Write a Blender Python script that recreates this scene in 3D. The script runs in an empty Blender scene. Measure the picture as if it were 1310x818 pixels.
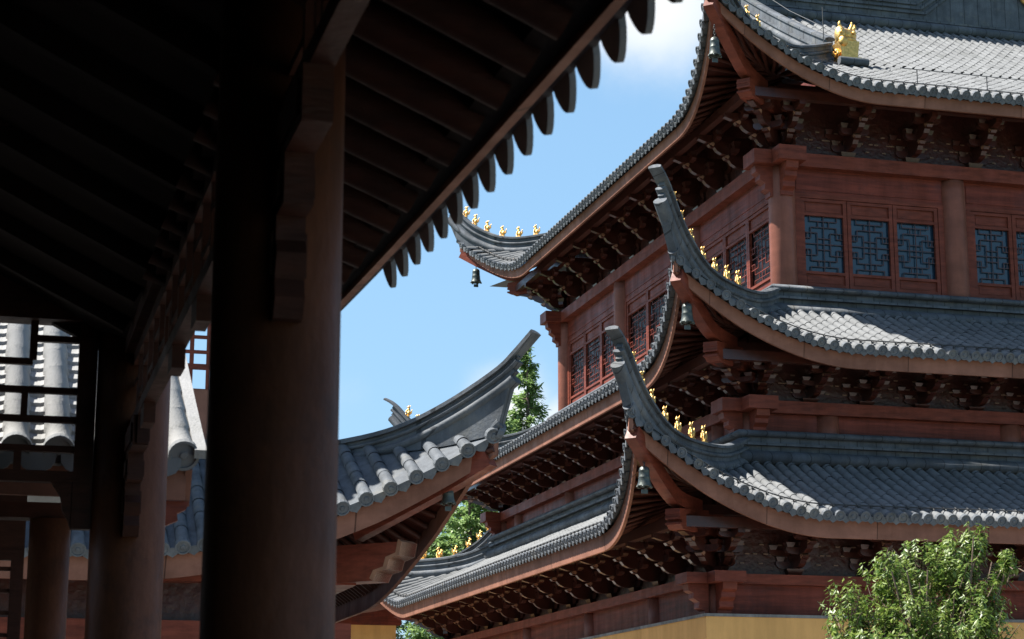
import bpy, math, random
from mathutils import Vector, Matrix, noise
random.seed(7)
PI = math.pi
scn = bpy.context.scene
COL = scn.collection

# ------------------------------------------------------------------ helpers
class MB:
    """collects faces; build() links them as one mesh object"""
    def __init__(s): s.v = []; s.f = []; s.sm = []; s.mi = []
    def add(s, vs, fs, smooth=False, mi=0):
        b = len(s.v); s.v += [tuple(p) for p in vs]
        for f in fs: s.f.append([i + b for i in f]); s.sm.append(smooth); s.mi.append(mi)
    def hexa(s, P, smooth=False, mi=0):      # 8 points: bottom 4 ccw, top 4 ccw
        s.add(P, [(3,2,1,0),(4,5,6,7),(0,1,5,4),(1,2,6,5),(2,3,7,6),(3,0,4,7)], smooth, mi)
    def box(s, x0,y0,z0,x1,y1,z1, mi=0):
        s.hexa([(x0,y0,z0),(x1,y0,z0),(x1,y1,z0),(x0,y1,z0),(x0,y0,z1),(x1,y0,z1),(x1,y1,z1),(x0,y1,z1)], mi=mi)
    def obox(s, O, U, V, W, u0,v0,w0,u1,v1,w1, mi=0):  # oriented box
        q = lambda u,v,w: O + U*u + V*v + W*w
        s.hexa([q(u0,v0,w0),q(u1,v0,w0),q(u1,v1,w0),q(u0,v1,w0),q(u0,v0,w1),q(u1,v0,w1),q(u1,v1,w1),q(u0,v1,w1)], mi=mi)
    def prism(s, poly, O, A, B, N, t0, t1, smooth=False, mi=0):  # polygon in (A,B), extruded along N
        n = len(poly); vs = []
        for t in (t0, t1):
            for (a,b) in poly: vs.append(O + A*a + B*b + N*t)
        fs = [tuple(range(n-1,-1,-1)), tuple(range(n,2*n))]
        for i in range(n): j=(i+1)%n; fs.append((i,j,n+j,n+i))
        s.add(vs, fs, smooth, mi)
    def tube(s, pts, rs, n=10, cap=True, smooth=True, up=Vector((0,0,1)), arc=(0,2*PI), mi=0):
        pts = [Vector(p) for p in pts]; m = len(pts)
        if not hasattr(rs,'__len__'): rs = [rs]*m
        closed = abs(arc[1]-arc[0]-2*PI) < 1e-6
        k = n if closed else n+1; vs = []
        for i,p in enumerate(pts):
            t = (pts[min(i+1,m-1)]-pts[max(i-1,0)]).normalized()
            a = t.cross(up)
            if a.length < 1e-3: a = t.cross(Vector((1,0,0)))
            a.normalize(); b = a.cross(t)
            for j in range(k):
                th = arc[0]+(arc[1]-arc[0])*j/n
                vs.append(p + (a*math.cos(th)+b*math.sin(th))*rs[i])
        fs = []
        for i in range(m-1):
            for j in range(n):
                j2 = (j+1)%k
                fs.append((i*k+j, i*k+j2, (i+1)*k+j2, (i+1)*k+j))
        s.add(vs, fs, smooth, mi)
        if cap and closed:
            s.add(vs[:k], [tuple(range(k))], False, mi); s.add(vs[-k:], [tuple(range(k-1,-1,-1))], False, mi)
    def lathe(s, prof, c, n=20, smooth=True, mi=0):   # prof: (r,z)
        c = Vector(c); vs = []
        for r,z in prof:
            for j in range(n): vs.append(c+Vector((r*math.cos(2*PI*j/n), r*math.sin(2*PI*j/n), z)))
        fs = [(i*n+j, i*n+(j+1)%n, (i+1)*n+(j+1)%n, (i+1)*n+j) for i in range(len(prof)-1) for j in range(n)]
        s.add(vs, fs, smooth, mi)
    def sweep(s, path, prof, smooth=False, mi=0):      # prof polygon in (side, normal), normal stays in the vertical plane of travel
        path = [Vector(p) for p in path]; m = len(path); k = len(prof); vs = []
        for i,p in enumerate(path):
            t0 = (path[i]-path[max(i-1,0)]); t1 = (path[min(i+1,m-1)]-path[i])
            if t0.length<1e-6: t0=t1
            if t1.length<1e-6: t1=t0
            t0=t0.normalized(); t1=t1.normalized(); t=(t0+t1).normalized()
            sd = t.cross(Vector((0,0,1))).normalized(); nn = sd.cross(t)
            h0=Vector((t0.x,t0.y,0)); h1=Vector((t1.x,t1.y,0))
            mit=1.0
            if h0.length>1e-3 and h1.length>1e-3:
                c = max(.5,(h0.normalized()+h1.normalized()).length/2); mit = 1/c
            for a,b in prof: vs.append(p+sd*a*mit+nn*b)
        fs = [(i*k+j, i*k+(j+1)%k, (i+1)*k+(j+1)%k, (i+1)*k+j) for i in range(m-1) for j in range(k)]
        s.add(vs, fs, smooth, mi)
        s.add(vs[:k],[tuple(range(k))],False,mi); s.add(vs[-k:],[tuple(range(k-1,-1,-1))],False,mi)
    def ell(s, c, r, n=8, m=6, rot=None, smooth=True, mi=0):
        c=Vector(c); vs=[]; 
        for i in range(m+1):
            a=PI*i/m-PI/2
            for j in range(n):
                b=2*PI*j/n; p=Vector((r[0]*math.cos(a)*math.cos(b), r[1]*math.cos(a)*math.sin(b), r[2]*math.sin(a)))
                if rot: p=rot@p
                vs.append(c+p)
        fs=[(i*n+j,i*n+(j+1)%n,(i+1)*n+(j+1)%n,(i+1)*n+j) for i in range(m) for j in range(n)]
        s.add(vs,fs,smooth,mi)
    def mesh(s, name):
        me = bpy.data.meshes.new(name); me.from_pydata(s.v, [], s.f)
        me.polygons.foreach_set('use_smooth', s.sm); me.polygons.foreach_set('material_index', s.mi)
        me.update(); return me
    def build(s, name, mats, parent=None):
        me = s.mesh(name)
        for m in (mats if isinstance(mats,(list,tuple)) else [mats]): me.materials.append(m)
        return link(name, me, parent)
def link(name, me, parent=None):
    o = bpy.data.objects.new(name, me); COL.objects.link(o)
    if parent: o.parent = parent
    return o
def tag(o, label=None, cat=None, group=None, kind=None):
    if label: o['label']=label
    if cat: o['category']=cat
    if group: o['group']=group
    if kind: o['kind']=kind
    return o
def empty(name, loc, **k):
    o = bpy.data.objects.new(name, None); COL.objects.link(o); o.location = loc; o.empty_display_size=.5
    return tag(o, **k)
def part(parent, o):      # parent keeping the mesh's world coordinates
    o.parent = parent
    o.matrix_parent_inverse = Matrix.LocRotScale(parent.location, parent.rotation_euler, parent.scale).inverted()
    return o
V = Vector

# ------------------------------------------------------------------ materials
def mat(name, col, rough=.6, var=.25, scale=3., stretch=(1,1,1), bump=.0, bscale=30., metal=0., spec=.5, col2=None, dirt=None, streak=0., island=0., seam=None):
    m = bpy.data.materials.new(name); m.use_nodes=True; nt=m.node_tree; N=nt.nodes; L=nt.links
    b=N['Principled BSDF']; b.inputs['Roughness'].default_value=rough; b.inputs['Metallic'].default_value=metal
    b.inputs['Specular IOR Level'].default_value=spec
    tc=N.new('ShaderNodeTexCoord'); mp=N.new('ShaderNodeMapping'); mp.inputs['Scale'].default_value=stretch
    L.new(tc.outputs['Object'], mp.inputs['Vector'])
    n=N.new('ShaderNodeTexNoise'); n.inputs['Scale'].default_value=scale; n.inputs['Detail'].default_value=8; n.inputs['Roughness'].default_value=.65
    L.new(mp.outputs[0], n.inputs['Vector'])
    r=N.new('ShaderNodeValToRGB'); r.color_ramp.elements[0].position=.3; r.color_ramp.elements[1].position=.72
    c2 = col2 or tuple(min(1,c*(1+var)) for c in col); c1=tuple(c*(1-var) for c in col)
    r.color_ramp.elements[0].color=(*c1,1); r.color_ramp.elements[1].color=(*c2,1)
    L.new(n.outputs['Fac'], r.inputs[0]); out=r.outputs[0]
    if dirt:
        n2=N.new('ShaderNodeTexNoise'); n2.inputs['Scale'].default_value=dirt[1]; n2.inputs['Detail'].default_value=10; n2.inputs['Roughness'].default_value=.75
        L.new(tc.outputs['Object'], n2.inputs['Vector'])
        r2=N.new('ShaderNodeValToRGB'); r2.color_ramp.elements[0].position=.52; r2.color_ramp.elements[1].position=.7
        L.new(n2.outputs['Fac'], r2.inputs[0])
        mx=N.new('ShaderNodeMix'); mx.data_type='RGBA'; L.new(r2.outputs[0], mx.inputs['Factor'])
        L.new(out, mx.inputs['A']); mx.inputs['B'].default_value=(*dirt[0],1); out=mx.outputs['Result']
    def mulnode(val,lo,hi):
        nonlocal out
        mr=N.new('ShaderNodeMapRange'); L.new(val,mr.inputs['Value']); mr.inputs['To Min'].default_value=lo; mr.inputs['To Max'].default_value=hi
        v=N.new('ShaderNodeVectorMath'); v.operation='SCALE'; L.new(out,v.inputs[0]); L.new(mr.outputs[0],v.inputs['Scale']); out=v.outputs[0]
    if streak:
        m2=N.new('ShaderNodeMapping'); m2.inputs['Scale'].default_value=(1.6,1.6,.22); L.new(tc.outputs['Object'],m2.inputs['Vector'])
        n4=N.new('ShaderNodeTexNoise'); n4.inputs['Scale'].default_value=1.6; n4.inputs['Detail'].default_value=7; n4.inputs['Roughness'].default_value=.7; L.new(m2.outputs[0],n4.inputs['Vector'])
        r4=N.new('ShaderNodeMapRange'); L.new(n4.outputs['Fac'],r4.inputs['Value']); r4.inputs['From Min'].default_value=.35; r4.inputs['From Max'].default_value=.62
        mulnode(r4.outputs[0],1-streak,1+streak*.35)
        rr=N.new('ShaderNodeMapRange'); L.new(n4.outputs['Fac'],rr.inputs['Value']); rr.inputs['From Min'].default_value=.3; rr.inputs['From Max'].default_value=.7; rr.inputs['To Min'].default_value=min(1,rough+.2); rr.inputs['To Max'].default_value=rough*.8; L.new(rr.outputs[0],b.inputs['Roughness'])
    if seam:      # butt joints between lengths
        dp=N.new('ShaderNodeVectorMath'); dp.operation='DOT_PRODUCT'; L.new(tc.outputs['Object'],dp.inputs[0]); dp.inputs[1].default_value=(1/seam[0],.62/seam[0],0)
        fr=N.new('ShaderNodeMath'); fr.operation='FRACT'; L.new(dp.outputs['Value'],fr.inputs[0])
        ls=N.new('ShaderNodeMath'); ls.operation='GREATER_THAN'; L.new(fr.outputs[0],ls.inputs[0]); ls.inputs[1].default_value=seam[1]/seam[0]; mulnode(ls.outputs[0],seam[2],1)
        fl=N.new('ShaderNodeMath'); fl.operation='FLOOR'; L.new(dp.outputs['Value'],fl.inputs[0]); wn=N.new('ShaderNodeTexWhiteNoise'); wn.noise_dimensions='1D'; L.new(fl.outputs[0],wn.inputs['W']); mulnode(wn.outputs['Value'],.88,1.1)
    if island:
        g=N.new('ShaderNodeNewGeometry'); mulnode(g.outputs['Random Per Island'],1-island,1+island)
    L.new(out, b.inputs['Base Color'])
    if bump:
        n3=N.new('ShaderNodeTexNoise'); n3.inputs['Scale'].default_value=bscale; n3.inputs['Detail'].default_value=5
        L.new(mp.outputs[0], n3.inputs['Vector'])
        bp=N.new('ShaderNodeBump'); bp.inputs['Strength'].default_value=bump; bp.inputs['Distance'].default_value=.02
        L.new(n3.outputs['Fac'], bp.inputs['Height']); L.new(bp.outputs[0], b.inputs['Normal'])
    return m
M = {}
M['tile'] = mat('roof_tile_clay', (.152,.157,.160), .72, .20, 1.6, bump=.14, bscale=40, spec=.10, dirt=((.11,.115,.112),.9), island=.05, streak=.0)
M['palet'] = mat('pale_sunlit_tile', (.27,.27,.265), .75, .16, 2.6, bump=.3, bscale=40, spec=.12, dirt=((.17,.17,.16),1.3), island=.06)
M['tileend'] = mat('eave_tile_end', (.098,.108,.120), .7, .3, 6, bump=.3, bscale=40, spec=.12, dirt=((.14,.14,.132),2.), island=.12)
M['ridge'] = mat('ridge_tile_clay', (.092,.102,.115), .65, .32, 2.5, bump=.3, bscale=25, spec=.15, dirt=((.14,.14,.132),1.6), streak=.28, seam=(.42,.022,.45))
M['cap'] = mat('mortar_grey', (.20,.20,.19), .85, .22, 2.0, bump=.3, spec=.2, dirt=((.12,.12,.12),1.2), streak=.3)
M['wood'] = mat('lacquered_red_wood', (.150,.037,.022), .45, .40, 2.4, (1,1,5), bump=.15, bscale=8, spec=.16, streak=.14)
M['woodx'] = mat('red_wood_board', (.145,.032,.019), .42, .5, 1.6, (.5,.5,7), bump=.2, bscale=6, spec=.16, dirt=((.075,.024,.020),1.0), streak=.25)
M['fascia'] = mat('fascia_red_wood', (.205,.096,.066), .6, .25, 1.2, (1,1,2), bump=.15, bscale=8, spec=.1, dirt=((.14,.062,.042),.9), streak=.16, seam=(2.3,.02,.4))
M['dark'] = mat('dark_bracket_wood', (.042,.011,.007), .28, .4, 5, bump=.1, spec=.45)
M['edge'] = mat('pale_edge_wood', (.26,.13,.08), .35, .3, 5, bump=.1)
M['stud'] = mat('pale_board_stud', (.17,.10,.065), .5, .2, 8)
M['rafter'] = mat('rafter_wood', (.06,.017,.010), .5, .35, 6, bump=.1, spec=.3)
M['carved'] = mat('carved_board_wood', (.038,.009,.006), .38, .4, 6, bump=1.0, bscale=9, spec=.4)
M['column'] = mat('column_lacquer', (.19,.068,.045), .42, .2, 1.6, (1,1,2.2), bump=.08, bscale=12, spec=.2, dirt=((.15,.055,.04),1.3), streak=.22)
M['plaster'] = mat('ochre_plaster', (.68,.385,.14), .9, .08, .9, bump=.2, bscale=40, spec=.1, dirt=((.58,.32,.11),.6), streak=.12)
M['gold'] = mat('gilded_metal', (.70,.44,.15), .46, .35, 16, metal=1., bump=.6, bscale=36)
M['bronze'] = mat('bell_bronze', (.07,.08,.072), .45, .3, 8, metal=.6, bump=.2)
M['iron'] = mat('wire_metal', (.05,.05,.05), .5, .2, 8, metal=.3)
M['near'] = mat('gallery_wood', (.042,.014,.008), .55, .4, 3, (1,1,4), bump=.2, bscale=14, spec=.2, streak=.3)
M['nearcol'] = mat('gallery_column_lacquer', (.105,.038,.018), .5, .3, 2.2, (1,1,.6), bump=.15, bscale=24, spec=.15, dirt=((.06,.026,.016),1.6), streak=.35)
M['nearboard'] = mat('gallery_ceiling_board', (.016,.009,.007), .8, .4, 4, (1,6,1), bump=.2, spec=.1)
M['bark'] = mat('bark', (.12,.085,.06), .9, .35, 8, (1,1,.3), bump=.6)
M['paving'] = mat('stone_paving', (.24,.23,.21), .85, .25, .8, bump=.3, dirt=((.18,.17,.155),.3))
M['floor'] = mat('gallery_floor_stone', (.05,.047,.042), .7, .3, 1.5, bump=.2)
M['grass'] = mat('lawn', (.05,.09,.025), .9, .4, 2, bump=.5)
def glass():
    m = bpy.data.materials.new('window_glass'); m.use_nodes=True; nt=m.node_tree; N=nt.nodes; L=nt.links
    b=N['Principled BSDF']; b.inputs['Base Color'].default_value=(.010,.030,.052,1); b.inputs['Roughness'].default_value=.09
    b.inputs['IOR'].default_value=1.55
    tc=N.new('ShaderNodeTexCoord'); n=N.new('ShaderNodeTexNoise'); n.inputs['Scale'].default_value=1.6; L.new(tc.outputs['Object'],n.inputs['Vector'])
    bp=N.new('ShaderNodeBump'); bp.inputs['Strength'].default_value=.1; bp.inputs['Distance'].default_value=.03
    L.new(n.outputs['Fac'],bp.inputs['Height']); L.new(bp.outputs[0],b.inputs['Normal']); return m
M['glass']=glass()
M['dimglass'] = mat('dark_side_glass', (.016,.010,.010), .38, .4, 3, bump=.1, spec=.25)  # side panes: dim interior and missing sky reflection put into the colour
def leafmat(name, a, b_, trans=.35):
    m = bpy.data.materials.new(name); m.use_nodes=True; nt=m.node_tree; N=nt.nodes; L=nt.links
    p=N['Principled BSDF']; p.inputs['Roughness'].default_value=.42
    g=N.new('ShaderNodeNewGeometry'); r=N.new('ShaderNodeValToRGB')
    r.color_ramp.elements[0].color=(*a,1); r.color_ramp.elements[1].color=(*b_,1)
    L.new(g.outputs['Random Per Island'], r.inputs[0]); L.new(r.outputs[0], p.inputs['Base Color'])
    t=N.new('ShaderNodeBsdfTranslucent'); L.new(r.outputs[0], t.inputs['Color'])
    mx=N.new('ShaderNodeMixShader'); mx.inputs[0].default_value=trans
    L.new(p.outputs[0],mx.inputs[1]); L.new(t.outputs[0],mx.inputs[2]); L.new(mx.outputs[0],N['Material Output'].inputs['Surface']); return m
M['leaf']=leafmat('osmanthus_leaf',(.05,.115,.014),(.23,.30,.06),.4)
M['needle']=leafmat('conifer_foliage',(.09,.17,.05),(.30,.42,.15),.5)

# ------------------------------------------------------------------ curved hip roof
class Roof:
    def __init__(s, x0,y0,x1,y1, o, z0, H, Lc, p, Fl, c1, c2, Dm=4.0, wp=1.5):
        s.w=(x0,y0,x1,y1); s.e=(x0-o,y0-o,x1+o,y1+o); s.o=o; s.z0=z0; s.H=H; s.L=Lc; s.p=p; s.Fl=Fl; s.c1=c1; s.c2=c2; s.Dm=Dm; s.wp=wp
    def frame(s, face):
        x0,y0,x1,y1=s.e
        return {'F':(V((0,y0,0)),V((1,0,0)),V((0,1,0)),x0,x1),'K':(V((0,y1,0)),V((1,0,0)),V((0,-1,0)),x0,x1),
                'L':(V((x0,0,0)),V((0,1,0)),V((1,0,0)),y0,y1),'R':(V((x1,0,0)),V((0,1,0)),V((-1,0,0)),y0,y1)}[face]
    def P(s, face, t, d, dz=0):
        O,A,I,a,b=s.frame(face)
        w=max(0,1-max(d,0)/s.Dm)**s.wp
        g0=max(0,1-(t-a)/s.L)**s.p*w if t-a<s.L else 0
        g1=max(0,1-(b-t)/s.L)**s.p*w if b-t<s.L else 0
        q=O+A*t+I*d + (-A-I)*(g0*s.Fl) + (A-I)*(g1*s.Fl)
        q.z=s.z0+s.c1*d+s.c2*d*abs(d)+s.H*(g0+g1)+dz
        return q
    def corner(s, sx, sy, d, dz=0):   # point on a hip; sx,sy = -1 for low side, +1 for high side
        face='F' if sy<0 else 'K'; O,A,I,a,b=s.frame(face)
        return s.P(face, a+d if sx<0 else b-d, d, dz)

def tile_face(R, face, D, t0=None, t1=None, pitch=.255, r=.088, seg=6, step=.31, rows=True, Dfun=None):
    """returns (surface+barrels MB, eave tiles MB)"""
    m=MB(); e=MB(); O,A,I,a,b=R.frame(face)
    a_=a if t0 is None else max(a,t0); b_=b if t1 is None else min(b,t1)
    def dmax(t):
        q=min(D,t-a,b-t)
        if Dfun: q=min(q,Dfun(t))
        return max(q,0)
    # pans
    nt=int((b_-a_)/pitch/1)+1; nd=max(4,int(D/.3)); vs=[]; 
    for i in range(nt+1):
        t=a_+(b_-a_)*i/nt; dm=dmax(t)
        for j in range(nd+1): vs.append(R.P(face,t,dm*j/nd - (.0 if j else .02)))
    fs=[(i*(nd+1)+j,(i+1)*(nd+1)+j,(i+1)*(nd+1)+j+1,i*(nd+1)+j+1) for i in range(nt) for j in range(nd)]
    m.add(vs,fs,False)
    if not rows: return m,e
    n=int((b_-a_)/pitch); off=((b_-a_)-n*pitch)/2
    for k in range(n+1):
        t=a_+off+k*pitch+random.uniform(-.006,.006); dm=dmax(t)
        ax=(R.P(face,t,.0)-R.P(face,t,.12)).normalized()
        sd=(R.P(face,t+.05,0)-R.P(face,t-.05,0)).normalized(); up=ax.cross(sd); 
        if up.z<0: up=-up
        if dm>.15:
            q=[];rr=[];d=-.03; first=True
            ns=max(1,int(math.ceil(dm/step))); zj=random.uniform(-.006,.006)
            for i in range(ns):
                d0=-.03 if i==0 else i*dm/ns; d1=(i+1)*dm/ns
                j=random.uniform(-.004,.004)
                m.tube([R.P(face,t,d0,.03+zj+j),R.P(face,t,(d0+d1)/2,.03+zj+j),R.P(face,t,d1,.03+zj+j)],[r*1.02,r*.97,r*.92],seg,cap=False,arc=(-.15,PI+.15))
        # round end disc with raised rim
        c=R.P(face,t,-.03,.02)+ax*.0; rd=r*1.16
        def ring(rad,z): return [c+ax*z+(sd*math.cos(2*PI*j/12)+up*math.sin(2*PI*j/12))*rad for j in range(12)]
        rs=[ring(rd,-.05),ring(rd,.035),ring(rd*.8,.035),ring(rd*.76,.018),ring(rd*.35,.018),ring(rd*.25,.034)]
        vs=[p for g in rs for p in g]; fs=[(g*12+j,g*12+(j+1)%12,(g+1)*12+(j+1)%12,(g+1)*12+j) for g in range(5) for j in range(12)]+[tuple(range(60,72))]
        e.add(vs,fs,False)
        # pendant drip tile between this row and the next
        if k<n:
            tm=t+pitch/2; c=R.P(face,tm,-.01,-.005); sd2=(R.P(face,tm+.05,0)-R.P(face,tm-.05,0)).normalized(); dn=(-up*.93+ax*.1).normalized()
            w=pitch*.45
            poly=[(-w,-.02),(w,-.02),(w*.92,.03),(w*.55,.075),(w*.2,.10),(0,.12),(-w*.2,.10),(-w*.55,.075),(-w*.92,.03)]
            e.prism(poly,c,sd2,dn,ax,.0,.028)
    return m,e

HIP=[(1.09,1.93),(.9,1.84),(.7,1.74),(.3,1.6),(-.23,1.52),(-.74,1.50),(-1.1,1.51),(-1.42,1.57),(-1.7,1.68),(-1.98,1.87),(-2.2,2.05),(-2.4,2.27),(-2.58,2.52),(-2.76,2.78),(-2.92,2.95),(-3.07,3.06)]
def smooth_path(pts, n=3):
    out=[]
    P=[V(p) for p in pts]
    for i in range(len(P)-1):
        p0=P[max(i-1,0)];p1=P[i];p2=P[i+1];p3=P[min(i+2,len(P)-1)]
        for k in range(n):
            t=k/n
            out.append(.5*((2*p1)+(-p0+p2)*t+(2*p0-5*p1+4*p2-p3)*t*t+(-p0+3*p1-3*p2+p3)*t**3))
    out.append(P[-1]); return out
def cutpath(path, L):    # drop the last L metres
    p=list(path)
    while L>0 and len(p)>2:
        l=(p[-1]-p[-2]).length
        if l>L: p[-1]=p[-1]+(p[-2]-p[-1]).normalized()*L; break
        L-=l; p.pop()
    return p
def hip_ridge(R, sx, sy, curve, base, sc=1.0, hs=1.0, ck=1.0):
    """layered hip ridge with an upswept horn; curve in (h, z above eave), h<0 outward"""
    cx=R.w[0] if sx<0 else R.w[2]; cy=R.w[1] if sy<0 else R.w[3]
    pt=lambda h,z: V((cx - sx*h, cy - sy*h, base+z))
    path=smooth_path([pt(h,z) for h,z in curve],3)
    m=MB()
    m.sweep(path,[(-.13*sc,-.06),(.13*sc,-.06),(.13*sc,-.01),(.05,.02),(-.05,.02),(-.13*sc,-.01)])
    m.sweep(cutpath(path,.40*ck),[(-.06*sc,-.15*hs),(.06*sc,-.15*hs),(.06*sc,-.06),(-.06*sc,-.06)])
    m.sweep(cutpath(path,.44*ck),[(.12*sc*math.cos(a*PI/5),(-.20+.055*math.sin(a*PI/5))*hs) for a in range(10)],smooth=True)
    m.sweep(cutpath(path,.55*ck),[(-.06*sc,-.33*hs),(.06*sc,-.33*hs),(.06*sc,-.24*hs),(-.06*sc,-.24*hs)])
    m.sweep(cutpath(path,.60*ck),[(.14*sc*math.cos(a*PI/6),(-.42+.115*math.sin(a*PI/6))*hs) for a in range(12)],smooth=True)
    # web down to the tiles
    low=cutpath(path,.66*ck); n=len(low); N=V((1,0,0)) if False else V((sx,-sy,0)).normalized()
    vs=[]
    for i,p in enumerate(low):
        t=(low[min(i+1,n-1)]-low[max(i-1,0)]).normalized(); h=V((t.x,t.y,0)).normalized(); nn=V((-h.x*t.z,-h.y*t.z,math.hypot(t.x,t.y)))
        top=p-nn*.44*hs
        h_=abs(top.x-cx)*(1 if (top.x-cx)*sx>0 else -1)   # outward distance
        # surface height under it
        best=None; d=0.0
        hh=-h_
        lo=0;hi=R.o+2.6
        for _ in range(24):
            mid=(lo+hi)/2; q=R.corner(sx,sy,mid); hq=-( (q.x-cx)*sx )
            if hq<hh: lo=mid
            else: hi=mid
        q=R.corner(sx,sy,lo); zb=min(q.z-.03,top.z-.02)
        bot=V((top.x,top.y,zb)) if lo>.02 else q+V((0,0,-.03))
        vs+= [top+N*.085*sc, top-N*.085*sc, bot+N*.085*sc, bot-N*.085*sc]
    fs=[]
    for i in range(n-1):
        a=i*4;b=a+4
        fs+=[(a,b,b+2,a+2),(a+1,a+3,b+3,b+1),(a,a+1,b+1,b),(a+2,b+2,b+3,a+3)]
    fs+=[(0,2,3,1),(4*n-4,4*n-3,4*n-1,4*n-2)]
    m.add(vs,fs)
    # big round tile closing the tip
    c=R.corner(sx,sy,0,.10); ax=V((sx*.6,sy*.6,.55)).normalized()
    m.tube([c-ax*.22,c+ax*.05],[.075*sc,.105*sc],16,smooth=False)
    return m, path, pt

def figure_mesh():
    m=MB()
    m.box(-.09,-.06,0,.10,.06,.035)
    m.ell((-.03,0,.12),(.085,.06,.10))             # haunch
    m.ell((.015,0,.20),(.06,.05,.11))              # chest
    m.tube([(.05,.03,.22),(.075,.032,.12),(.07,.032,.03)],[.024,.02,.022],6)
    m.tube([(.05,-.03,.22),(.075,-.032,.12),(.07,-.032,.03)],[.024,.02,.022],6)
    m.ell((.035,0,.325),(.052,.042,.048)); m.ell((.083,0,.312),(.032,.026,.022))   # head, muzzle
    m.tube([(.015,.028,.35),(.0,.034,.40)],[.014,.004],5); m.tube([(.015,-.028,.35),(.0,-.034,.40)],[.014,.004],5)
    m.tube([(-.09,0,.08),(-.14,0,.15),(-.12,0,.23),(-.15,0,.28)],[.022,.026,.02,.006],6)   # tail
    me=m.mesh('ridge_figure'); me.materials.append(M['gold']); return me
FIG=figure_mesh()
FIGH=(-2.52,-2.28,-1.97,-1.58,-1.17,-.74,-.34)
def put_figures(root, sx, sy, path, cx, hs, sc=1.0):
    for h in hs:
        best=min(path,key=lambda p:abs(-(p.x-cx)*sx-h)); i=path.index(best)
        t=(path[min(i+1,len(path)-1)]-path[max(i-1,0)]).normalized()
        # interpolate height exactly
        z=best.z
        o=link('ridge_figure',FIG); ang=math.atan2(sy,sx)
        o.location=(cx-sx*h, best.y+( -sy*h-( -sy*(-(best.x-cx)*sx) )), z+.01+ (h-(-(best.x-cx)*sx))*(-t.z/max(.2,math.hypot(t.x,t.y)))*math.sqrt(2)*-1*0)
        o.rotation_euler=(0,-math.asin(t.z)*.35,ang); o.scale=(sc,sc,sc)
        part(root,o)

def fascia_mb(R, face, hgt=.38, t0=None, t1=None, top=.07, th=.06, d=.10):
    m=MB(); O,A,I,a,b=R.frame(face); a=a if t0 is None else t0; b=b if t1 is None else t1
    n=int((b-a)/.2); vs=[]
    for i in range(n+1):
        t=a+(b-a)*i/n; aa,bb=R.frame(face)[3:]
        q=R.P(face,t,0); dd=min(d,max(0,t-aa),max(0,bb-t))
        w=1-.25*max(0,1-min(t-aa,bb-t)/1.2)
        f=q+I*dd
        vs+= [f+V((0,0,-top)), f+V((0,0,-top-hgt*w))+I*.02, f+I*(th+.02)+V((0,0,-top-hgt*w)), f+I*th+V((0,0,-top))]
    fs=[]
    for i in range(n):
        k=i*4; l=k+4
        for j in range(4): fs.append((k+j,k+(j+1)%4,l+(j+1)%4,l+j))
    fs+=[(0,1,2,3),(4*n+3,4*n+2,4*n+1,4*n)]
    m.add(vs,fs); return m
def soffit_mb(R, face, t0=None, t1=None, spacing=.25, r=.045, depth=None, drop=.2):
    """boarding and rafters"""
    s=MB(); m=MB(); O,A,I,a,b=R.frame(face); D=(depth or R.o+.35)
    a_=a if t0 is None else t0; b_=b if t1 is None else t1
    n=int((b_-a_)/.3); nd=5; vs=[]
    for i in range(n+1):
        t=a_+(b_-a_)*i/n; dm=max(0,min(D,t-a,b-t))
        for j in range(nd+1):
            d=min(.16,dm)+(dm-min(.16,dm))*j/nd; vs.append(R.P(face,t,d,-drop))
    s.add(vs,[(i*(nd+1)+j,i*(nd+1)+j+1,(i+1)*(nd+1)+j+1,(i+1)*(nd+1)+j) for i in range(n) for j in range(nd)])
    k=int((b_-a_)/spacing)
    for i in range(k+1):
        t=a_+(b_-a_)*i/k; lo=a+D; hi=b-D
        ti=min(max(t,lo-.15),hi+.15); ti=t+(ti-t)*.8
        pts=[]
        for j in range(4):
            f=j/3; d=.17+(D-.17)*f; tt=t+(ti-t)*f
            d2=min(d,max(.05,tt-a-.02),max(.05,b-tt-.02))
            pts.append(R.P(face,tt,d2,-drop-.05))
        m.tube(pts,r,6)
    return s,m

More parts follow.
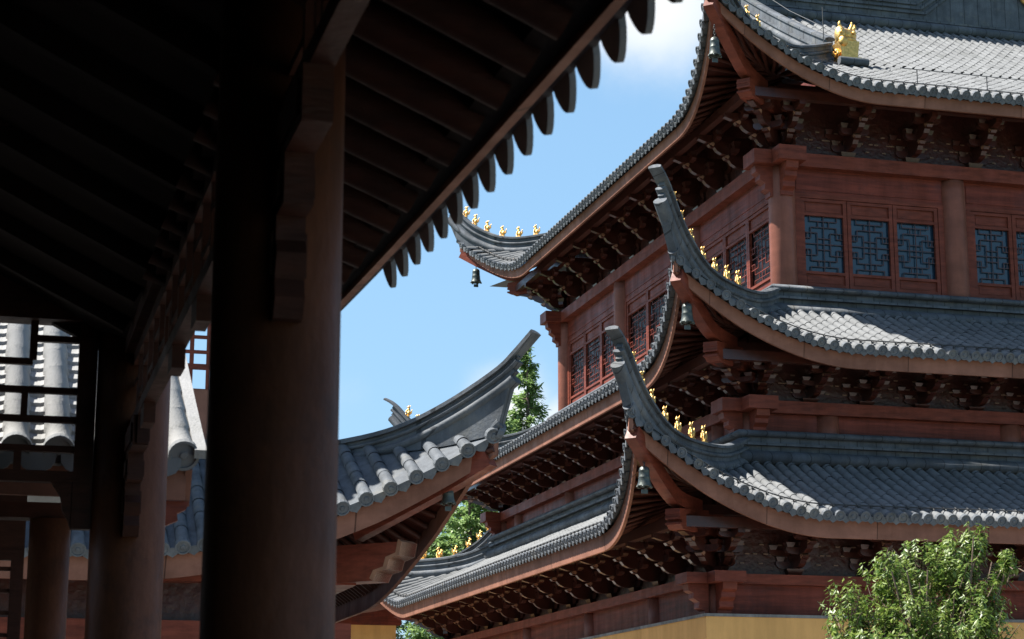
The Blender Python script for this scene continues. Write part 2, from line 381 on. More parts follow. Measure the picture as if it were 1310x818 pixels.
# ------------------------------------------------------------------ brackets
def bracket_mesh(hh):
    m=MB(); X=V((1,0,0)); Y=V((0,1,0)); Z=V((0,0,1)); k=hh/.86   # outward = -Y in local; here U=outward
    U=V((0,-1,0)); O=V((0,0,0))
    sc=lambda poly:[(a,b*k) for a,b in poly]
    m.hexa([V((-.13,.13,0)),V((-.13,-.13,0)),V((.13,-.13,0)),V((.13,.13,0)),V((-.18,.18,.15*k)),V((-.18,-.18,.15*k)),V((.18,-.18,.15*k)),V((.18,.18,.15*k))])
    a1=[(-.1,.15),(.3,.15),(.42,.17),(.52,.23),(.58,.31),(.66,.33),(.70,.38),(.60,.43),(-.1,.43)]
    m.prism(sc(a1),O,U,Z,X,-.065,.065)
    a2=[(-.1,.43),(.62,.43),(.75,.45),(.86,.51),(.92,.59),(1.02,.60),(1.06,.65),(.96,.70),(-.1,.70)]
    m.prism(sc(a2),O,U,Z,X,-.067,.067)
    a3=[(-.1,.70),(1.12,.70),(1.30,.76),(1.30,.86),(-.1,.86)]
    m.prism(sc(a3),O,U,Z,X,-.07,.07)
    def cross(u,z,w,h):
        pr=[(-w,z+h*.5),(-w*.86,z+h*.12),(-w*.6,z),(w*.6,z),(w*.86,z+h*.12),(w,z+h*.5),(w,z+h),(-w,z+h)]
        m.prism(sc(pr),V((0,-u,0)),X,Z,Y,-.06,.06)
        for xx in (-w+.09,0,w-.09):
            b0=(z+h)*k; b1=(z+h+.1)*k
            m.hexa([V((xx-.06,-u+.06,b0)),V((xx-.06,-u-.06,b0)),V((xx+.06,-u-.06,b0)),V((xx+.06,-u+.06,b0)),V((xx-.095,-u+.09,b1)),V((xx-.095,-u-.09,b1)),V((xx+.095,-u-.09,b1)),V((xx+.095,-u+.09,b1))])
    cross(0.02,.155,.36,.16); cross(0.01,.43,.5,.14)
    cross(.48,.432,.34,.15); cross(.90,.702,.32,.12)
    # paler edge plates on the arm tips
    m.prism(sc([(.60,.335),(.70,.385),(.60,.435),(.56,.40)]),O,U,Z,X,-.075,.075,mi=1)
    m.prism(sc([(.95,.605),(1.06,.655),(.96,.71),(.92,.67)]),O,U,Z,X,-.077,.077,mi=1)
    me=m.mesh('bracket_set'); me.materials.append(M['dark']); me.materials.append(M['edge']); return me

def lattice_mb(m, O, A, N, w, h, bar=.019, th=.022):
    """stepped fret pattern in a w x h opening, O = lower-left, A along, N outward"""
    Z=V((0,0,1)); b=bar/2
    def H(y,x0,x1): m.obox(O,A,Z,N,x0*w,y*h-b,0,x1*w,y*h+b,th)
    def Vv(x,y0,y1): m.obox(O,A,Z,N,x*w-b,y0*h,.002,x*w+b,y1*h,th-.002)
    Vv(.5,0,1); H(.5,0,1)
    for s in (0,1):
        Y=lambda y:(1-y) if s else y
        for q in (0,1):
            X=lambda x:(1-x) if q else x
            def h_(y,x0,x1): a,c=sorted((X(x0),X(x1))); H(Y(y),a,c)
            def v_(x,y0,y1): a,c=sorted((Y(y0),Y(y1))); Vv(X(x),a,c)
            v_(.15,0,.09); h_(.09,.15,.5); v_(.36,.09,.20); h_(.20,.17,.5); v_(.17,.20,.40)
            h_(.30,0,.33); h_(.40,0,.17); v_(.33,.30,.5+.0); h_(.40,.33,.5); v_(.07,.30,.40)
    return m
def casement(root, O, A, N, w, z0, z1, top=.32, bot=.30, name='window'):
    """one window leaf: frame with panels; children lattice and pane"""
    Z=V((0,0,1)); m=MB(); h=z1-z0; st=.085; side=abs(N.x)>.5
    O=O.copy(); O.z=z0
    m.obox(O,A,Z,N,0,0,0,st,h,.07); m.obox(O,A,Z,N,w-st,0,0,w,h,.07)
    for (a,b) in ((0,.07),(bot,bot+.06),(h-top-.06,h-top),(h-.07,h)): m.obox(O,A,Z,N,st,a,.002,w-st,b,.066)
    m.obox(O,A,Z,N,st,.07,.0,w-st,bot,.022); m.obox(O,A,Z,N,st,h-top,.0,w-st,h-.07,.022)
    m.obox(O,A,Z,N,st+.05,.11,.02,w-st-.05,bot-.04,.032); m.obox(O,A,Z,N,st+.05,h-top+.04,.02,w-st-.05,h-.11,.032)
    f=m.build(name,M['wood']); part(root,f)
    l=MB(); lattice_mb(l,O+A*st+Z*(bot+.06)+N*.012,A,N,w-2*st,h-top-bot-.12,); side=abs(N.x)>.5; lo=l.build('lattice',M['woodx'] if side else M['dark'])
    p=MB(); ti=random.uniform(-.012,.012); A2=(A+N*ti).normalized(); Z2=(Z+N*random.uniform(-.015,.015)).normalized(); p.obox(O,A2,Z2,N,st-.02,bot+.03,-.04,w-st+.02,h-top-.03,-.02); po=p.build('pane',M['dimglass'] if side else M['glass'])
    for q in (lo,po): q.parent=f; q.matrix_parent_inverse=f.matrix_parent_inverse.copy() if False else Matrix()
    return f

def carved_end(m, O, U, N, hw, z1, drop, out0, out1, mi=0):
    """beam end with stepped cloud profile hanging under a cap plate"""
    Z=V((0,0,1)); L=out1-out0
    pr=[(out0,z1),(out1,z1),(out1-.02,z1-drop*.22),(out0+L*.72,z1-drop*.30),(out0+L*.74,z1-drop*.46),(out0+L*.45,z1-drop*.58),(out0+L*.48,z1-drop*.76),(out0+L*.2,z1-drop*.86),(out0+L*.2,z1-drop),(out0,z1-drop)]
    m.prism(pr,O,U,Z,N,-hw,hw,mi=mi)

# ------------------------------------------------------------------ PAGODA
WX1=37.0
PG=empty('pagoda',(25.,45.9,0),label='three tiered red wooden pagoda with grey tiled upswept roofs and ochre ground floor',cat='pagoda')
TI=[dict(x=13.63,y=35.13,z0=6.07,cap=(4.93,5.12),low=4.34,bt=5.12,sp=1.54,ct='T1'),
    dict(x=14.96,y=36.47,z0=9.56,cap=(8.52,8.77),low=7.95,bt=8.77,sp=1.25,ct='T2'),
    dict(x=16.40,y=37.91,z0=15.63,cap=(14.27,14.57),low=11.0,bt=14.57,sp=1.55,ct='T3')]
CY=45.9
roofs=[]
def merge(dst,src):
    b=len(dst.v); dst.v+=src.v; dst.f+=[[q+b for q in f] for f in src.f]; dst.sm+=src.sm; dst.mi+=src.mi
for i,T in enumerate(TI):
    y1=2*CY-T['y']+.1; x1=50.8-T['x']
    R=Roof(T['x'],T['y'],x1,y1,1.9,T['z0'],(1.62,1.45,1.6)[i],3.5,2.0,(.72,.62,.75)[i],.40,.028)
    T['R']=R; T['x1']=x1; T['y1']=y1
    if i<2:
        D=2.95; rf=MB(); et=MB()
        for face in 'FLKR':
            a,b=tile_face(R,face,D,rows=(face in 'FL'),r=.088 if face=='F' else .078)
            for src,dst in ((a,rf),(b,et)):
                base=len(dst.v); dst.v+=src.v; dst.f+=[[q+base for q in f] for f in src.f]; dst.sm+=src.sm; dst.mi+=src.mi
    else:
        # hip and gable top roof: front and back slopes run to the main ridge, side skirts stop at the gable wall
        GX=T['x']+2.25; GX1=x1-2.25; Dfull=CY-R.e[1]; rf=MB(); et=MB()
        R.Dm=4.2; R.c1=.46; R.c2=.0105
        for face in 'F':
            O,A,I,a_,b_=R.frame(face)
            def Df(t,a_=a_,b_=b_): return 99
            # override the hip limit beyond the gable
            gl=GX-R.e[0]
            class R2(Roof): pass
            def dm(t):
                if t<GX: return t-R.e[0]
                if t>GX1: return R.e[2]-t
                return Dfull
            m=MB(); e=MB(); 
            a,b=tile_face(R,face,gl,rows=(face=='F'))
            # upper field beyond gl
            nx=int((GX1-GX)/.5); nd=18; vs=[]
            for u in range(nx+1):
                t=GX+(GX1-GX)*u/nx
                for j in range(nd+1): vs.append(R.P(face,t,gl+(Dfull-gl)*j/nd))
            a.add(vs,[(u*(nd+1)+j,(u+1)*(nd+1)+j,(u+1)*(nd+1)+j+1,u*(nd+1)+j+1) for u in range(nx) for j in range(nd)])
            if face=='F':
                t=GX+.2
                while t<30:
                    ns=int((Dfull-gl)/.31); q=[];rr=[]; zj=random.uniform(-.005,.005)
                    for s_ in range(ns):
                        d0=gl+(Dfull-gl)*s_/ns; d1=gl+(Dfull-gl)*(s_+1)/ns; j=random.uniform(-.004,.004)
                        a.tube([R.P(face,t,d0,.03+zj+j),R.P(face,t,d1,.03+zj+j)],[.090,.081],6,cap=False,arc=(-.15,PI+.15))
                    t+=.2553
            for src,dst in ((a,rf),(b,et)):
                base=len(dst.v); dst.v+=src.v; dst.f+=[[q+base for q in f] for f in src.f]; dst.sm+=src.sm; dst.mi+=src.mi
        zt_=R.P('F',25,Dfull).z; a=MB(); e0=R.e; a.add([V((e0[0],e0[3],15.75)),V((e0[2],e0[3],15.75)),V((GX1-1,49.4,17.3)),V((GX+1.5,49.4,17.3)),V((GX+.02,CY,zt_)),V((GX1,CY,zt_))],[(0,1,2,3),(3,2,5,4)]); merge(rf,a)
        for face in 'LR':
            a,b=tile_face(R,face,GX-R.e[0],rows=(face=='L'))
            for src,dst in ((a,rf),(b,et)):
                base=len(dst.v); dst.v+=src.v; dst.f+=[[q+base for q in f] for f in src.f]; dst.sm+=src.sm; dst.mi+=src.mi
    ro=rf.build('tiled_roof',M['tile']); part(PG,ro); T['ro']=ro
    def sub(mb,name,mt,ro=ro,label=None):
        o=mb.build(name,mt); o.parent=ro
        if label: o['label']=label
        return o
    sub(et,'eave_tile_ends',M['tileend'])
    for face in 'FL':
        g=MB(); O,A,I,a,b=R.frame(face); b=min(b,30) if face=='F' else b; n=int((b-a)/.2553); q=[]
        for k in range(1,n): 
            t=a+(R.e[2]-R.e[0] if face=='F' else b-a)*0+k*.2553; p=R.P(face,t,.2); q.append(p+V((0,0,.155)))
            g.tube([p+V((0,0,.10)),p+V((0,0,.165))],.022,5); g.tube([R.P(face,t,.14,.14),R.P(face,t,.30,.155)],.012,4)
        g.tube(q,.013,4); sub(g,'tile_wire',M['iron'])
    # fascia, soffit, rafters
    for face in 'FLKR':
        sub(fascia_mb(R,face,hgt=(.33,.30,.26)[i]),'fascia',M['fascia'])
        if face in 'FL':
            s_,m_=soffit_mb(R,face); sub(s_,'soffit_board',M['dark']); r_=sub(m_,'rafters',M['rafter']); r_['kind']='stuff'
    # hips
    for (sx,sy,figs) in ((-1,-1,True),(-1,1,True),(1,-1,False),(1,1,False)):
        curve=HIP if i<2 else [(2.3,2.62),(1.6,2.24),(1.0,1.94),(.5,1.73),(0,1.58),(-.3,1.52)]+[c for c in HIP if c[0]<=-.74]
        if i==2: curve=[(h,z-.0) for h,z in curve]
        hm,path,pt=hip_ridge(R,sx,sy,curve,T['z0'])
        sub(hm,'hip_ridge',M['ridge'])
        if figs:
            cx=R.w[0] if sx<0 else R.w[2]
            for h in FIGH:
                if i==2 and h>-.5: continue
                zz=None
                for a_,b_ in zip(path[:-1],path[1:]):
                    ha=-(a_.x-cx)*sx; hb=-(b_.x-cx)*sx
                    if min(ha,hb)<=h<=max(ha,hb) and ha!=hb: zz=a_.lerp(b_,(h-ha)/(hb-ha)); tt=(b_-a_).normalized()
                o=link('ridge_figure',FIG); o.location=zz+V((0,0,.01)); o.rotation_euler=(0,-math.asin(tt.z)*.4,math.atan2(sy,sx)); o.scale=(.86,)*3; o.parent=ro
    # wall ridge under the storey above
    if i<2:
        U=TI[i+1]; q=.35; x0=U['x']-q; y0=U['y']-q; xx=50.8-U['x']+q; yy=2*CY-U['y']+.1+q; zt=T['z0']+1.93+(.06 if i==0 else .0)
        ring=[V((x0,y0,zt)),V((xx,y0,zt)),V((xx,yy,zt)),V((x0,yy,zt))]
        mr=MB(); 
        def ringsweep(prof,sm=False):
            # closed mitred ring
            vs=[]; k=len(prof); dirs=[(-1,-1),(1,-1),(1,1),(-1,1)]
            for p,(dx,dy) in zip(ring,dirs):
                for a,b in prof: vs.append(p+V((dx*a,dy*a,b)))
            fs=[(c*k+j,c*k+(j+1)%k,((c+1)%4)*k+(j+1)%k,((c+1)%4)*k+j) for c in range(4) for j in range(k)]
            mr.add(vs,fs,sm)
        ringsweep([(-.1,-.05),(.12,-.05),(.12,.0),(-.1,.0)])
        ringsweep([(-.09,-.2),(.02,-.2),(.02,-.05),(-.09,-.05)])
        ringsweep([(.07+.09*math.cos(a*PI/5),-.01+.07*math.sin(a*PI/5)) for a in range(10)],True)
        ringsweep([(-.09,-.25),(.14,-.25),(.14,-.2),(-.09,-.2)])
        ringsweep([(-.09,-.38),(.02,-.38),(.02,-.25),(-.09,-.25)])
        ringsweep([(.10+.15*math.cos(a*PI/6),-.50+.14*math.sin(a*PI/6)) for a in range(12)],True)
        ringsweep([(-.09,-.95),(.05,-.95),(.05,-.36),(-.09,-.36)])
        sub(mr,'wall_ridge',M['ridge'])
        mc=MB(); k=[]
        za=zt-.01; zb=U['low']+.02 if i==0 else zt+.1
        for q2,z in ((q-.1,za),(-.02,max(zb,za+.12))):
            k+=[V((U['x']-q2,U['y']-q2,z)),V((50.8-U['x']+q2,U['y']-q2,z)),V((50.8-U['x']+q2,yy-q+q2,z)),V((U['x']-q2,yy-q+q2,z))]
        mc.add(k,[(0,1,5,4),(1,2,6,5),(2,3,7,6),(3,0,4,7)]); sub(mc,'ridge_flashing',M['cap'])
    # purlin, corner beams
    x0,y0,x1,y1=R.w
    for o_,zc,hh in ((1.22,T['z0']-.11,.20),(.5,T['z0']+.22,.18)):
        m=MB(); a=.08
        m.box(x0-o_,y0-o_-a,zc-hh/2,x1+o_,y0-o_+a,zc+hh/2); m.box(x0-o_-a,y0-o_+a+.003,zc-hh/2,x0-o_+a,y1+o_,zc+hh/2)
        part(PG,m.build('purlin',M['dark']))
    for sx,sy in ((-1,-1),(-1,1)):
        cx=x0 if sx<0 else x1; cy=y0 if sy<0 else y1; m=MB(); D_=V((sx,sy,0)).normalized(); S_=V((-sy,sx,0)).normalized(); Z=V((0,0,1)); O=V((cx,cy,0)); zc=T['z0']-.1
        L0=1.35*math.sqrt(2)
        pr=[(0,zc-.17),(L0-.1,zc-.17),(L0,zc-.10),(L0-.03,zc-.02),(L0+.05,zc+.05),(L0+.05,zc+.2),(0,zc+.34)]
        m.prism(pr,O,D_,Z,S_,-.15,.15)
        for k in range(3): m.prism([(L0-.16,zc-.1+k*.1),(L0+.065,zc-.1+k*.1),(L0+.065,zc-.06+k*.1),(L0-.16,zc-.06+k*.1)],O,D_,Z,S_,-.152,.152)
        part(PG,m.build('corner_beam',M['wood']))
        m=MB(); tip=R.corner(sx,sy,0); 
        p0=O+D_*(L0*.45)+Z*(zc+.33); pm=O+D_*(L0*.98)+Z*(zc+.42); p3=tip+V((0,0,-.34))-D_*.1
        pts=smooth_path([p0,pm,pm.lerp(p3,.5)-Z*.05,p3],4)
        m.sweep(pts,[(-.11,-.14),(.11,-.14),(.11,.14),(-.11,.14)]); part(PG,m.build('flying_corner_beam',M['wood']))
    # brackets
    bm=bracket_mesh(T['z0']-.20-T['bt']); sp=T['sp']
    def bput(x,y,rz,sc=1):
        o=link('bracket_set',bm); o.location=(x,y,T['bt']); o.rotation_euler=(0,0,rz); o.scale=(1,sc,1); part(PG,o)
    n=int((y1-y0)/sp); d=(y1-y0)/n
    for k in range(1,n): bput(x0,y0+k*d,-PI/2)
    k=1
    while x0+k*sp<28.5: bput(x0+k*sp*1.0,y0,0); k+=1
    for (cx,cy,a) in ((x0,y0,-PI/4),(x0,y1,-3*PI/4)):
        bput(cx,cy,a,1.25); bput(cx,cy,0 if cy==y0 else PI); bput(cx,cy,-PI/2)
    # cap plate, boards
    c0,c1=T['cap']; m=MB(); w=.30
    m.box(x0+w,y0-w,c0,x1,y0+w,c1); m.box(x0-w,y0+w,c0,x0+w,y1+w,c1); m.box(x0-.75,y0-w-.04,c0-.004,x0+w,y0+w,c1+.004); m.box(x0-w-.04,y0-.75,c0-.008,x0+w-.01,y0-w-.04,c1+.008)
    m.box(x0+w,y1-w,c0,x1,y1+w,c1); m.box(x1-w,y0+w,c0,x1+w,y1-w,c1); m.box(x0-.75,y1-w,c0-.006,x0-w,y1+w+.03,c1+.006)
    part(PG,m.build('cap_beam',M['wood']))
    zs=max(c0-.72,T['low']-.0)
    for (cx,cy,dirs) in ((x0,y0,((-1,0),(0,-1))),(x0,y1,((-1,0),(0,1)))):
        for dx,dy in dirs:
            m=MB(); carved_end(m,V((cx,cy,0)),V((dx,dy,0)),V((-dy,dx,0)),.14,c0-.008,min(.68,c0-zs),.24,.66); part(PG,m.build('carved_beam_end',M['wood']))
    # carved board behind the brackets
    m=MB(); m.box(x0,y0-.03,c1,x1,y0+.03,T['z0']+.6); m.box(x0-.03,y0+.03,c1,x0+.03,y1,T['z0']+.6); m.box(x0,y1-.03,c1,x1,y1+.03,T['z0']+.6); m.box(x1-.03,y0+.03,c1,x1+.03,y1-.03,T['z0']+.6)
    part(PG,m.build('carved_board',M['carved']))
    # small pale plugs on the board
    m=MB(); x=x0+.5
    while x<27:
        for zz,xx in ((.22,0),(.40,.12),(.40,-.14),(.58,.02)):
            j_=random.uniform(-.03,.03); m.box(x+xx+j_-.045,y0-.055,c1+zz,x+xx+j_+.045,y0-.03,c1+zz+.022)
        x+=.39
    o=part(PG,m.build('board_studs',M['stud'])); o['kind']='stuff'

# walls
def wall_board(T, z0, z1, off, mt, name):
    x0,y0,x1,y1=T['R'].w; m=MB(); t=.05
    m.box(x0-off,y0-off,z0,x1+off,y0-off+t,z1); m.box(x0-off,y0-off+t,z0,x0-off+t,y1+off-t,z1); m.box(x0-off,y1+off-t,z0,x1+off,y1+off,z1); m.box(x1+off-t,y0-off+t,z0,x1+off,y1+off-t,z1)
    o=m.build(name,mt); part(PG,o); return o
T1,T2,T3=TI
wall_board(T1,4.345,4.93,.10,M['woodx'],'frieze_board'); wall_board(T2,7.9,8.52,.10,M['woodx'],'frieze_board')
wall_board(T1,0,4.30,.40,M['plaster'],'plaster_wall'); wall_board(T1,4.295,4.35,.43,M['cap'],'wall_coping')
m=MB(); x0,y0,x1,y1=T1['R'].w; m.box(x0-.38,y0-.38,4.3,x1+.38,y1+.38,4.34); part(PG,m.build('wall_top',M['cap']))
def colm(x,y,r,z0,z1,T=None,n=28,mt='column',parent=PG,name='column'):
    m=MB(); m.lathe([(0,z0),(r*.97,z0),(r,z0+.02),(r,z1-.25*(z1>z0+1)),(r*.96,z1),(0,z1)],(x,y,0),n)
    return part(parent,m.build(name,M[mt]))
for T,z0,xs,ys,r in ((T2,8.0,(14.96,16.6,20.75,25.9,31.0),(38.0,43.1,48.7,53.7,55.43),.26),(T1,4.36,(13.63,16.4,20.6,25.8,31.0),(38.45,42.9,48.1,53.4,56.77),.24),(T3,11.1,(16.40,20.5,26.4,32.),(43.0,48.7,53.99),.29)):
    for x in xs: colm(x,T['y'],r,z0,T['cap'][0])
    for y in ys: colm(T['x'],y,r,z0,T['cap'][0])
# T3 walls with windows
def bay(face, a, b, n, tail=.0):
    """wall between two column centres a,b along the face, with n casements"""
    T=T3; r=.29; c=.05
    if face=='F': O=V((0,T['y'],0)); A=V((1,0,0)); N=V((0,-1,0))
    else: O=V((T['x'],0,0)); A=V((0,1,0)); N=V((-1,0,0))
    Z=V((0,0,1)); a+=r*.8; b-=r*.8
    m=MB(); m.obox(O,A,Z,N,a,13.72,-.05,b,14.27,.07); m.obox(O,A,Z,N,a+.08,13.80,.07,b-.08,14.2,.085)
    part(PG,m.build('frieze_board' ,M['woodx']))
    m=MB(); m.obox(O,A,Z,N,a,11.0,-.05,b,11.56,.07); part(PG,m.build('sill_board',M['woodx']))
    m=MB(); fw=.17
    m.obox(O,A,Z,N,a,11.56,-.05,a+fw,13.72,.09); m.obox(O,A,Z,N,b-fw,11.56,-.05,b,13.72,.09)
    m.obox(O,A,Z,N,a+fw,11.56,-.05,b-fw,11.62,.087); m.obox(O,A,Z,N,a+fw,13.63,-.05,b-fw,13.72,.087)
    part(PG,m.build('window_surround',M['wood']))
    a2=a+fw; b2=b-fw; w=(b2-a2)/n
    for k in range(n):
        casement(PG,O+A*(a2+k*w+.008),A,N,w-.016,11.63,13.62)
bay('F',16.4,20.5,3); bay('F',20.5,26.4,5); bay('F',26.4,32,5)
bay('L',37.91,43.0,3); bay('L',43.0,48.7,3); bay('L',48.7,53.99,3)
m=MB(); m.box(16.45,37.96,11.0,34.3,38.0,14.3); m.box(16.45,53.9,11.,34.3,53.95,14.3); m.box(34.3,37.96,11.,34.35,53.9,14.3); m.box(16.46,38.0,11.,16.5,53.9,14.3)
part(PG,m.build('inner_wall',M['dark']))
# T3 top: gable wall, gable ridges, main ridge
R=T3['R']; GX=T3['x']+2.25; ro=T3['ro']; Dfull=CY-R.e[1]; zr=R.P('F',25,Dfull).z
g=MB(); pts=[R.P('F',GX+.02,(GX-R.e[0])+ (Dfull-(GX-R.e[0]))*k/10) for k in range(11)]
poly=[V((GX+.05,p.y,p.z-.05)) for p in pts]+[V((GX+1.5,49.3,17.25))]
nb=len(poly); g.add(poly+[p+V((.1,0,0)) for p in poly],[tuple(range(nb)),tuple(range(2*nb-1,nb-1,-1))]); o=g.build('gable_wall',M['wood']); o.parent=ro
RGX=18.8
def run(x,d0,d1,face='F',n=26): return [R.P(face,x,d0+(d1-d0)*k/n,.0) for k in range(n+1)]
for face in 'F':
  for xx in (RGX,50.8-RGX):
    g=MB(); pth=run(xx,4.25,Dfull,face); p2=[p+V((0,0,.62)) for p in pth]
    g.sweep(p2,[(-.13,-.05),(.13,-.05),(.13,.0),(.05,.03),(-.05,.03),(-.13,0)])
    g.sweep(p2,[(-.075,-.24),(.075,-.24),(.075,-.05),(-.075,-.05)]); g.sweep(p2,[(-.13,-.29),(.13,-.29),(.13,-.24),(-.13,-.24)])
    g.sweep(p2,[(-.085,-.7),(.085,-.7),(.085,-.29),(-.085,-.29)])
    g.sweep([p+V((0,0,.12)) for p in pth],[(.15*math.cos(a*PI/4),.1*math.sin(a*PI/4)) for a in range(8)],True)
    o=g.build('gable_ridge',M['ridge']); o.parent=ro
# main ridge: tall plate with raised mouldings
g=MB(); zb=zr-.35; H=2.0; yc=CY
g.box(19.2,yc-.16,zb,31.6,yc+.16,zb+H); g.box(19.1,yc-.26,zb+H,31.7,yc+.26,zb+H+.14)
g.tube([(18.9,yc-.22,zb+.40),(31.9,yc-.22,zb+.40)],.14,10); g.box(19.15,yc-.24,zb+.56,31.65,yc+.24,zb+.62); g.box(18.9,yc-.2,zb+.0,31.9,yc+.2,zb+.3)
# stepped hexagonal outline mouldings
def line(p,q,w=.035,t=.05):
    p=V((p[0],yc-.16,p[1]));q=V((q[0],yc-.16,q[1])); d=(q-p).normalized(); n=V((-d.z,0,d.x)); n=n if n.z>0 or n.x>0 else n
    g.hexa([p-n*w,q-n*w,q-n*w-V((0,t,0)),p-n*w-V((0,t,0)),p+n*w,q+n*w,q+n*w-V((0,t,0)),p+n*w-V((0,t,0))])
for k in range(3):
    a=.13*k; X0,X1,Xm=18.0+a*3,24.2-a,25.6-a*1.6; zz0=zb+.82+a; 
    line((X0,zz0),(X1,zz0)); line((X1,zz0),(Xm,zb+H-.05-a*.2)); 
    line((27.0+a*1.6,zb+H-.05-a*.2),(28.4+a,zz0)); line((28.4+a,zz0),(33.-a,zz0))
o=g.build('main_ridge',M['ridge']); o.parent=ro
# gilded beast head closing the gable ridge
def beast(x,y,z):
    g=MB(); 
    g.box(x-.27,y-.28,z-.12,x+.27,y+.28,z)
    g.hexa([V((x-.20,y-.2,z)),V((x+.20,y-.2,z)),V((x+.20,y+.2,z)),V((x-.20,y+.2,z)),V((x-.25,y-.22,z+.42)),V((x+.25,y-.22,z+.42)),V((x+.25,y+.22,z+.42)),V((x-.25,y+.22,z+.42))])
    g.ell((x,y,z+.47),(.27,.25,.10),12,6)
    g.ell((x+.03,y,z+.60),(.24,.22,.18),12,8)
    g.ell((x-.17,y-.08,z+.60),(.13,.17,.22),10,8); g.ell((x-.15,y-.2,z+.40),(.12,.1,.14),10,6)
    for dx,dy in ((-.14,-.05),(.10,-.04),(.2,.08)):
        g.tube(smooth_path([(x+dx*.7,y+dy,z+.62),(x+dx,y+dy-.03,z+.76),(x+dx*1.35,y+dy-.04,z+.86),(x+dx*1.25,y+dy-.06,z+.93)],3),[.06,.056,.052,.048,.045,.042,.038,.033,.024,.012],8)
    for k in range(4): g.ell((x-.25,y-.12+.09*k,z+.12+.08*(k%2)),(.05,.05,.06),8,6)
    g.ell((x-.20,y-.235,z+.62),(.05,.04,.05),8,6); g.ell((x+.12,y-.225,z+.62),(.05,.04,.05),8,6)
    return g.build('beast_ornament',M['gold'])
bz=R.P('F',19.,3.75).z+.12; o=beast(18.95,R.e[1]+3.75,bz+.05); o.parent=ro
g=MB(); yb=R.e[1]+3.45; zb2=R.P('F',18.9,3.45).z
g.tube([(18.58,yb-.1,zb2+.16),(19.3,yb-.1,zb2+.16)],.10,10); g.box(18.66,yb-.05,zb2-.02,19.24,yb+.7,zb2+.22); o=g.build('ornament_plinth',M['ridge']); o.parent=ro
g=MB(); g.ell((27.35,yc-.24,zr+1.35),(.28,.1,.36),12,8); g.ell((27.2,yc-.24,zr+1.6),(.18,.1,.25),10,8); o=g.build('ridge_medallion',M['gold']); o.parent=ro
# lightning wire on short posts above the eave, and rod
g=MB(); pr=None; x=18.6
wp=[R.P('F',x_,.95,.42) for x_ in (18.9,19.3,21.0,22.7,24.4,26.)]
for p in wp[1:]: g.tube([p-V((0,0,.42)),p],.012,5)
g.tube(wp,.010,5); o=g.build('lightning_wire',M['iron']); o.parent=ro; g=MB(); g.tube([R.P('F',18.6,4.2,.3),R.P('F',18.6,4.2,1.4)],.013,5)
g.tube([R.P('F',18.6,4.2,.9),R.P('F',18.75,6.5,.9),R.P('F',18.8,9,1.0)],.010,5)
o=g.build('lightning_wire',M['iron']); o.parent=ro
# body cores so nothing is see-through
m=MB(); m.box(T1['x']+.3,T1['y']+.3,.0,50.8-T1['x']-.3,T1['y1']-.3,6.6); m.box(T2['x']+.3,T2['y']+.3,6.6,50.8-T2['x']-.3,T2['y1']-.3,10.4); part(PG,m.build('core_wall',M['dark']))

# ------------------------------------------------------------------ bells
def bell_parts(loc,h,r,label,rz=0):
    e=empty('wind_bell',loc,label=label,cat='bell',group='bells hung under the roof corners')
    z=loc[2]; x,y=loc[0],loc[1]; m=MB()
    prof=[(0,0),(r*.35,-.01*h),(r*.62,-.08*h),(r*.72,-.2*h),(r*.74,-.22*h),(r*.70,-.25*h),(r*.74,-.5*h),(r*.80,-.53*h),(r*.76,-.56*h),(r*.84,-.78*h),(r*1.0,-.92*h),(r*1.04,-.96*h),(r*.98,-.98*h),(r*.9,-.9*h),(r*.6,-.4*h)]
    m.lathe(prof,(x,y,z),20)
    for k in range(6):
        a=k*PI/3; m.ell((x+r*.96*math.cos(a),y+r*.96*math.sin(a),z-h*.99),(r*.22,r*.22,h*.06),6,4)
    part(e,m.build('bell_body',M['bronze']))
    m=MB(); 
    for k in range(5): 
        c=V((x,y,z+.03+.055*k)); q=[c+V((.02*math.cos(t)*(k%2),.02*math.cos(t)*((k+1)%2),.033*math.sin(t))) for t in [j*PI/4 for j in range(9)]]
        m.tube(q,.007,5,cap=False)
    part(e,m.build('hanging_chain',M['iron']))
    m=MB(); m.tube([(x,y,z-.3*h),(x,y,z-1.12*h)],.006,5); m.box(x-r*.45,y-.006,z-1.30*h,x+r*.45,y+.006,z-1.10*h); part(e,m.build('clapper',M['bronze']))
    return e
for (loc,h,r,lb) in (((13.98,35.49,16.17),.42,.135,'bronze wind bell under the near corner of the topmost pagoda roof'),
                     ((12.83,34.34,10.22),.40,.135,'bronze wind bell under the near corner of the middle pagoda roof'),
                     ((11.42,32.92,6.80),.38,.135,'bronze wind bell under the near corner of the lowest pagoda roof'),
                     ((14.15,56.15,16.34),.44,.16,'small dark bell against blue sky below the far corner of the top pagoda roof'),
                     ((6.10,25.7,5.34),.31,.10,'large grey bronze bell at the corner of the smaller hall roof, before the green trees')):
    bell_parts(loc,h,r,lb)

